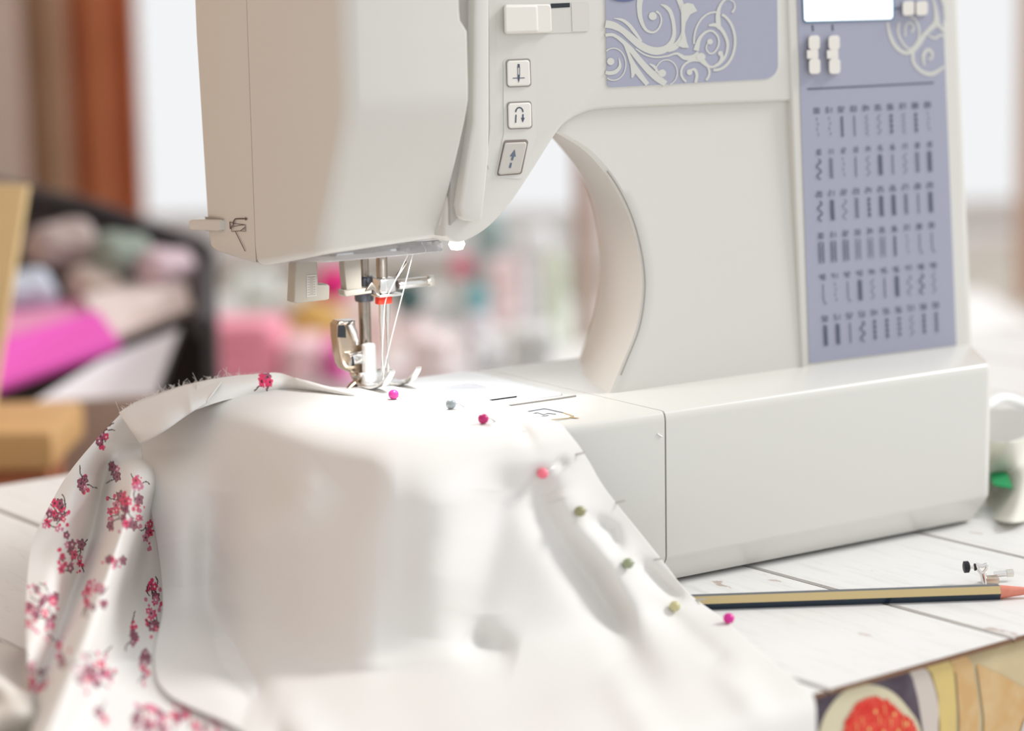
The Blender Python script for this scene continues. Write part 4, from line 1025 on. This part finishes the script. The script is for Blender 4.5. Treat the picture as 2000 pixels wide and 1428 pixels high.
box('shoe', ap_(1936, 1134, 0.002), (0.007, 0.006, 0.0040), mat('tan_steel', (0.62, 0.52, 0.42, 1), 0.3, 1.0), att, rot=Matrix.Rotation(-YAW, 3, 'Z'), bevel=0.0006)
cyl('roller', ap_(1941, 1122, 0.004), ap_(1968, 1120, 0.004), 0.0015, 0.0015, CHROME, att)
lathe('roller_cap', [(0.0012, 0), (0.0019, 0.0002), (0.0019, 0.0034), (0.0010, 0.0038)], ap_(1965, 1120, 0.004), kx, mat('nickel', (0.75, 0.72, 0.66, 1), 0.25, 1.0), att, 16)
box('guide_plate', ap_(1978, 1141, 0.006), (0.012, 0.006, 0.0022), CLEAR, att, rot=Matrix.Rotation(-YAW, 3, 'Z'), bevel=0.0005)

# ------------------------------------------------------------------ cloth scraps and cable beside the machine
CREAM = cloth_material('cream_cotton', (0.78, 0.74, 0.68, 1))
def px_cloth(name, px0, px1, py0, py1, zfun, m, label, cat, par=None, n=60, mm=50, shape=None):
    xs = np.linspace(0, 1, n); ys = np.linspace(0, 1, mm); A, B = np.meshgrid(xs, ys)
    X = px0+(px1-px0)*A; Y = py0+(py1-py0)*B
    if shape: X, Y = shape(A, B, X, Y)
    P = lift(X, Y, zfun(A, B))
    o = obj(name, gridmesh(P), m, par, angle=0)
    s_ = o.modifiers.new('thickness', 'SOLIDIFY'); s_.thickness = 0.0008; s_.offset = -1
    if label: tag(o, label, cat)
    return o
px_cloth('fabric_scrap', -150, 58, 1240, 1560, lambda a, b: 0.0025+0.016*np.exp(-((b-0.22-0.1*a)/0.10)**2)*smoothstep(0, 0.3, 1.02-a)+0.014*np.exp(-((b-0.62+0.2*a)/0.12)**2)+0.003*np.sin(a*9+b*14), CREAM,
         'crumpled cream fabric scrap on the table left of the floral cloth', 'fabric', shape=lambda a, b, X, Y: (X+14*b*a-8*np.exp(-((b-0.05)/0.06)**2)*a, Y+28*a*(1-b)+6*np.sin(a*7)))
scrap = px_cloth('printed_scrap', 1925, 2120, 862, 1012, lambda a, b: 0.030*(1-b)**1.5+0.004*np.sin(a*11+b*5)+0.001+0.012*np.exp(-((a-0.3)/0.18)**2)*(1-b), cloth_material('pale_cream_cotton', (0.82, 0.80, 0.72, 1)),
         'crumpled pale cloth with a green leaf lying right of the machine base', 'fabric', shape=lambda a, b, X, Y: (X, Y-40*a*(1-b)+10*np.sin(a*6)))
GREEN = mat('leaf_green', srgb(30, 150, 90), 0.7)
lf = [(1936, 905), (1944, 890), (1958, 905), (1970, 930), (1978, 952), (1958, 950), (1940, 946), (1934, 930)]
lv_ = [at(x, y, Z=0.016+0.0001*(950-y)) for x, y in lf]
me = pydata([tuple(p) for p in lv_]+[tuple(p-np.array([0, 0, 0.0008])) for p in lv_], [tuple(range(8)), tuple(range(15, 7, -1))]+[(i, 8+i, 8+(i+1) % 8, (i+1) % 8) for i in range(8)])
obj('leaf_print', me, GREEN, scrap, smooth=False)
cab = catmull([at(1925, 795, X=0.262), at(1950, 780, Z=0.055), at(1975, 781, Z=0.052), at(2000, 791, Z=0.045), at(2040, 815, Z=0.03), at(2090, 850, Z=0.006), at(2200, 868, Z=0.004)], 8)
tag(tube('power_cable', cab, 0.0030, mat('white_cable', (0.86, 0.86, 0.85, 1), 0.4), None, 12), 'thick white power cable looping out behind the machine base', 'cable')
sheet = px_cloth('paper_sheet', 1900, 2140, 795, 880, lambda a, b: 0.004+0.03*(1-b)+0.002*np.sin(a*5), mat('white_paper', (0.86, 0.86, 0.85, 1), 0.7), 'white paper sheet under the cable beside the machine', 'paper')

# ------------------------------------------------------------------ things in the room behind, out of focus
def up_axis_box(name, px0, px1, py0, py1, D, depth, m, parent=None, bevel=0.004, rot=0.0):
    """a box whose front, seen from the table, fills the given patch at distance D"""
    a = bg(px0, py1, D); b = bg(px1, py1, D); t = bg((px0+px1)/2, py0, D); w = float((b-a)@R0); z0 = float((a[2]+b[2])/2); z1 = float(t[2])
    c = (a+b)/2+HF*depth/2; c[2] = (z0+z1)/2
    return box(name, c, (w, depth, z1-z0), m, parent, rot=Matrix.Rotation(-YAW+rot, 3, 'Z'), bevel=bevel)
# curtains
cdn = 3.9
zz = np.linspace(1.5, float(bg(200, 470, cdn)[2])-0.14, 30)
def curtain(px0, px1, m, label, f1=11.0, f2=23.0, amp=0.03):
    ra, rb_ = (px0-CX)/F*cdn, (px1-CX)/F*cdn; us_ = np.linspace(0, 1, 90)
    P = np.array([[rf(ra+(rb_-ra)*u, cdn+amp*sin(u*f1)+0.3*amp*sin(u*f2+z), z) for u in us_] for z in zz])
    o = obj('curtain', gridmesh(P), m, None, angle=0); tag(o, label, 'curtain'); o.modifiers.new('thickness', 'SOLIDIFY').thickness = 0.003
curtain(150, 292, mat('rust_curtain_cloth', srgb(212, 138, 98), 0.9, noise=(8, srgb(200, 124, 86), 0.8)), 'rust brown curtain hanging left of the bright window')
curtain(62, 152, mat('brown_curtain_cloth', srgb(190, 158, 132), 0.9, noise=(8, srgb(178, 144, 118), 0.8)), 'dull brown curtain between the rust curtain and the left wall', 6.0)
curtain(1992, 2300, mat('tan_curtain_cloth', srgb(206, 176, 156), 0.9), 'tan curtain at the right edge behind the machine')
# low shelf unit under the window carrying sewing supplies
SHELF = mat('white_shelf_paint', (0.84, 0.83, 0.82, 1), 0.5)
shZ = -0.20; d0, d1 = 2.85, 3.6
shelf = empty('supply_shelf', rf(0.02, (d0+d1)/2, FLOOR_Z)); tag(shelf, 'low white shelf carrying fabrics and yarn behind the machine', 'shelf')
s0_, s1_ = (385-CX)/F*d0, 0.75
room_box('shelf_top', s0_, s1_, d0, d1, shZ-0.03, shZ, SHELF, shelf, 0.004)
for r_ in (s0_, s1_-0.03): room_box('side_panel', r_, r_+0.03, d0+0.01, d1, FLOOR_Z, shZ-0.03, SHELF, shelf)
room_box('back_panel', s0_+0.03, s1_-0.03, d1-0.02, d1, FLOOR_Z, shZ-0.03, SHELF, shelf)
room_box('inner_shelf', s0_+0.03, s1_-0.03, d0+0.02, d1-0.02, -0.50, -0.48, SHELF, shelf)
def soft(name, colr): return mat(name, srgb(*colr), 0.9, bump=(120, 0.3))
def on_shelf(px, D): p = bg(px, 600, D); return np.array([p[0], p[1], shZ])
def zt(py, px, D): return float(bg(px, py, D)[2])
def yarn_ball(px, D, wpx, colr, label, z=None):
    r = wpx/2/F*D; c = on_shelf(px, D); c[2] = (shZ if z is None else z)+r*0.99
    o = empty('yarn_ball', (c[0], c[1], c[2]-r)); tag(o, label, 'yarn')
    m = soft('yarn_%d_%d_%d' % colr, colr)
    rr = random.Random(int(px)); parts = []
    for w in range(5):
        ax = Vector((rr.uniform(-1, 1), rr.uniform(-1, 1), rr.uniform(-1, 1))).normalized(); Rm = rot_to(ax)
        pts = []
        for k in range(90):
            th = k*0.55; ph = (k/89-0.5)*1.5
            pts.append(Vector(c)+Rm @ Vector((cos(th)*cos(ph), sin(th)*cos(ph), sin(ph)))*r*0.95)
        parts.append(tube_data(pts, r*0.075, 5))
    obj('wound_yarn', pydata(*join_data(parts)), m, o)
    bm = bmesh.new(); bmesh.ops.create_icosphere(bm, subdivisions=3, radius=r*0.95, matrix=Matrix.Translation(Vector(c))); obj('core', bm, m, o)
def bundle(px, pytop, wpx, D, colr, label, seed=1, z=None, layers=3, d=0.11):
    """a stack of soft folded layers standing on the shelf"""
    base = on_shelf(px, D); z0 = shZ if z is None else z; w = wpx/F*D; h = zt(pytop, px, D)-z0
    o = empty('folded_fabric', (base[0], base[1], z0)); tag(o, label, 'fabric')
    m = soft('fabric_%d_%d_%d' % colr, colr); hh = h/layers  # stack colours kept pale to imitate backlit haze
    for k in range(layers):
        n = 26; rings = []
        for t in np.linspace(0, pi, 9):
            ring = []
            for q in range(n):
                a = 2*pi*q/n; ca, sa = cos(a), sin(a); ex = 0.35
                x = math.copysign(abs(ca)**ex, ca)*w/2; y = math.copysign(abs(sa)**ex, sa)*d/2
                f = 0.86+0.14*sin(t)**0.6
                wob = 0.05*h*sin(3*a+k*2+seed)+0.03*h*sin(5*a+seed)
                zloc = z0+hh*(k+0.5)-hh*0.5*cos(t)+wob*(k+0.5)/layers*(1 if t > 0.4 else 0)
                p = base+R0*(x*f)+HF*(y*f); ring.append(Vector((p[0], p[1], max(zloc, z0))))
            rings.append(ring)
        loft('fold', rings, m, o, angle=0)
    return z0+h
bundle(478, 628, 150, 2.93, (244, 158, 180), 'rose pink fabric stack behind the draped cloth edge', 2)
bundle(590, 662, 74, 2.93, (248, 212, 220), 'pale pink fabric stack left of the presser foot', 3)
bundle(660, 668, 50, 2.93, (236, 120, 190), 'bright orchid fabric stack behind the presser foot', 5)
yarn_ball(614, 3.12, 104, (220, 184, 110), 'mustard yarn ball behind the presser bar')
zM = bundle(655, 575, 60, 3.32, (246, 216, 200), 'peach fabric stack carrying the magenta fold', 6)
bundle(655, 528, 66, 3.32, (232, 46, 136), 'magenta fabric fold on the peach stack', 6, z=zM+0.003, layers=2)
bundle(500, 540, 90, 3.35, (226, 236, 232), 'pale mint fabric stack below the face plate', 7)
yarn_ball(432, 3.30, 84, (244, 246, 246), 'white yarn ball below the thread cutter')
bundle(740, 600, 56, 3.12, (246, 226, 220), 'cream pink fabric stack behind the needle', 8)
zG = bundle(800, 620, 50, 3.25, (232, 214, 214), 'dusty pink fabric stack under the grey-green yarn', 9, layers=1)
yarn_ball(797, 3.25, 70, (84, 114, 114), 'dark grey-green yarn ball right of the needle', z=zG+0.002)
bundle(842, 650, 84, 2.93, (246, 232, 234), 'blush fabric stack low behind the presser foot toes', 10)
zT = bundle(932, 612, 58, 3.12, (222, 220, 226), 'pearl grey fabric stack under the teal yarn', 11, layers=2)
yarn_ball(932, 3.12, 54, (132, 190, 196), 'teal yarn ball under the arm', z=zT+0.002)
zC = bundle(902, 545, 52, 3.42, (222, 226, 222), 'grey-white fabric stack under the coral yarn', 12)
yarn_ball(904, 3.42, 46, (232, 120, 150), 'coral red yarn ball high under the lamp', z=zC+0.002)
bundle(985, 505, 66, 3.40, (246, 226, 228), 'shell pink fabric stack in the middle of the arm opening', 13)
yarn_ball(945, 2.93, 76, (244, 246, 248), 'white yarn ball low in the arm opening')
bundle(1040, 640, 88, 2.95, (218, 220, 220), 'light grey fabric stack low beside the column', 14)
bundle(1084, 500, 46, 3.20, (220, 230, 210), 'pale green fabric stack next to the column', 15)
bundle(708, 560, 44, 3.42, (246, 246, 244), 'ivory fabric stack behind the needle bar', 18)
bundle(846, 560, 40, 3.40, (244, 246, 246), 'snow white fabric stack left of the coral yarn', 19)
bundle(574, 570, 44, 3.40, (244, 240, 230), 'vanilla fabric stack right of the pale mint stack', 20)
zS = bundle(1052, 452, 56, 3.44, (236, 240, 242), 'tall white fabric stack high in the arm opening', 16, layers=5)
bundle(958, 425, 60, 3.53, (176, 204, 204), 'sea green fabric stack behind the lamp', 17, layers=5, d=0.07)
ct = on_shelf(1146, 3.2); o = lathe('fabric_roll', [(0.014, 0), (0.016, 0.002), (0.016, 0.33), (0.014, 0.332)], ct, (0, 0, 1), soft('roll_taupe', (186, 164, 154))); tag(o, 'upright taupe fabric roll seen against the throat of the machine', 'fabric roll')

# wooden stool and black basket of papers at the left
STOOL = mat('honey_wood', srgb(196, 154, 102), 0.55, noise=(14, srgb(180, 138, 86), 0.8)); REDW = mat('red_brown_wood', srgb(160, 96, 66), 0.6, noise=(14, srgb(136, 78, 54), 0.8))
stz = zt(795, 60, 1.79)
stool = empty('wooden_stool', rf((-60-CX)/F*1.72, 1.72, FLOOR_Z)); tag(stool, 'honey wood stool with red-brown rail in front of the black basket', 'stool')
sr0, sr1 = (-330-CX)/F*1.72, (116-CX)/F*1.72
room_box('seat', sr0, sr1, 1.66, 1.79, stz-0.03, stz, STOOL, stool, 0.006)
room_box('rail', sr0+0.02, sr1-0.006, 1.668, 1.69, stz-0.11, stz-0.031, REDW, stool, 0.003)
for r_ in (sr0+0.03, sr1-0.03):
    for d_ in (1.679, 1.772): room_box('leg', r_-0.013, r_+0.013, d_-0.012, d_+0.012, FLOOR_Z, stz-0.031, REDW, stool, 0.003)
bkp = bg
bk = empty('storage_basket', rf((230-CX)/F*2.0, 2.05, FLOOR_Z)); tag(bk, 'tall black-rimmed basket full of papers and fabric at the left', 'basket')
BLKC = mat('black_basket_cloth', srgb(58, 54, 56), 0.85, bump=(200, 0.4)); TAUC = mat('taupe_basket_cloth', srgb(172, 152, 142), 0.85)
def wall_quad(name, p4, th, m, parent):
    P4 = [np.array(p) for p in p4]; n = np.cross(P4[1]-P4[0], P4[3]-P4[0]); n /= np.linalg.norm(n)
    V = P4+[p+n*th for p in P4]
    bm = bmesh.new(); me = pydata(V, [(0, 1, 2, 3), (7, 6, 5, 4)]+[(i, 4+i, 4+(i+1) % 4, (i+1) % 4) for i in range(4)]); bm.from_mesh(me)
    return obj(name, bm, m, parent, smooth=False)
D2, D1 = 2.24, 1.88
def flat(p): q = np.array(p); q[2] = FLOOR_Z; return q
cBL, cBR, cFR, cFL = bkp(-90, 350, D2), bkp(402, 492, D2), bkp(394, 640, D1), bkp(-230, 800, D1)
wall_quad('back_side', [cBL, cBR, flat(cBR), flat(cBL)], 0.012, BLKC, bk)
wall_quad('right_side', [cBR, cFR, flat(cFR), flat(cBR)], 0.010, BLKC, bk)
cF2 = np.array(cFL); cF1 = np.array(bkp(330, 770, D1))
wall_quad('front_side', [cF1, cF2, flat(cF2), flat(cF1)], 0.006, TAUC, bk)
wall_quad('bottom', [flat(cBR), flat(cFR), flat(cF2), flat(cBL)], 0.004, BLKC, bk)
tube('rim', catmull([cBL, bkp(48, 380, D2), bkp(180, 408, D2), bkp(300, 452, D2), cBR, bkp(399, 560, 2.05), cFR], 6), 0.009, BLKC, bk, 10)
def leaning(name, p4, th, colr, label, cat):
    o = wall_quad(name, p4, th, mat('%s_%d_%d_%d' % (name, *colr), srgb(*colr), 0.6), None); tag(o, label, cat); return o
leaning('folder', [bkp(-60, 775, 1.90), bkp(-60, 680, 2.00), bkp(190, 605, 2.08), bkp(235, 668, 1.98)], 0.006, (234, 92, 196), 'hot magenta folder lying slanted in the basket', 'folder')
leaning('magazine', [bkp(-60, 672, 2.02), bkp(-60, 615, 2.09), bkp(250, 570, 2.16), bkp(262, 605, 2.09)], 0.006, (222, 144, 182), 'dusty pink magazine above the magenta folder', 'magazine')
leaning('paper_stack', [bkp(60, 790, 1.90), bkp(200, 702, 1.97), bkp(352, 640, 2.03), bkp(300, 778, 1.90)], 0.008, (244, 242, 248), 'white paper stack lowest in the black basket', 'paper')
leaning('pattern_sheet', [bkp(215, 664, 2.02), bkp(150, 560, 2.14), bkp(360, 545, 2.16), bkp(375, 600, 2.06)], 0.005, (224, 210, 206), 'beige paper pattern sheet at the right of the basket', 'paper')
def scrunch(px, py, D, r, colr, label):
    c = bkp(px, py, D); bm = bmesh.new(); bmesh.ops.create_icosphere(bm, subdivisions=4, radius=r)
    for v in bm.verts:
        n = v.co.normalized(); v.co = n*r*(1+0.09*sin(n.x*5+px)+0.07*sin(n.y*6+n.z*4)+0.04*sin(n.z*11+n.x*7+n.y*5)); v.co.z *= 0.75
        v.co += Vector(c)
    o = obj('crumpled_cloth', bm, soft('crumple_%d_%d_%d' % colr, colr), None, angle=0); tag(o, label, 'cloth')
scrunch(125, 480, 2.17, 0.034, (176, 160, 156), 'grey-brown crumpled cloth at the back left of the basket')
scrunch(230, 500, 2.17, 0.032, (140, 150, 140), 'grey-green crumpled cloth in the middle of the basket back')
scrunch(318, 528, 2.17, 0.030, (206, 184, 192), 'mauve crumpled cloth in the right corner of the basket')
scrunch(50, 572, 2.13, 0.030, (196, 204, 218), 'pale blue crumpled cloth at the left of the basket')
scrunch(180, 556, 2.15, 0.026, (190, 174, 164), 'taupe crumpled cloth above the dusty pink magazine')
q0, q1 = bkp(-160, 345, 1.70), bkp(52, 362, 1.70); q2, q3 = np.array(bkp(-30, 700, 1.70)), np.array(bkp(-160, 700, 1.70)); q2[2] = q3[2] = stz+0.001
o = wall_quad('wooden_board', [q0, q1, q2, q3], 0.012, mat('pale_board_wood', srgb(232, 204, 152), 0.6, noise=(14, srgb(222, 190, 136), 0.8)), None); tag(o, 'pale honey wooden board standing at the far left edge', 'board')
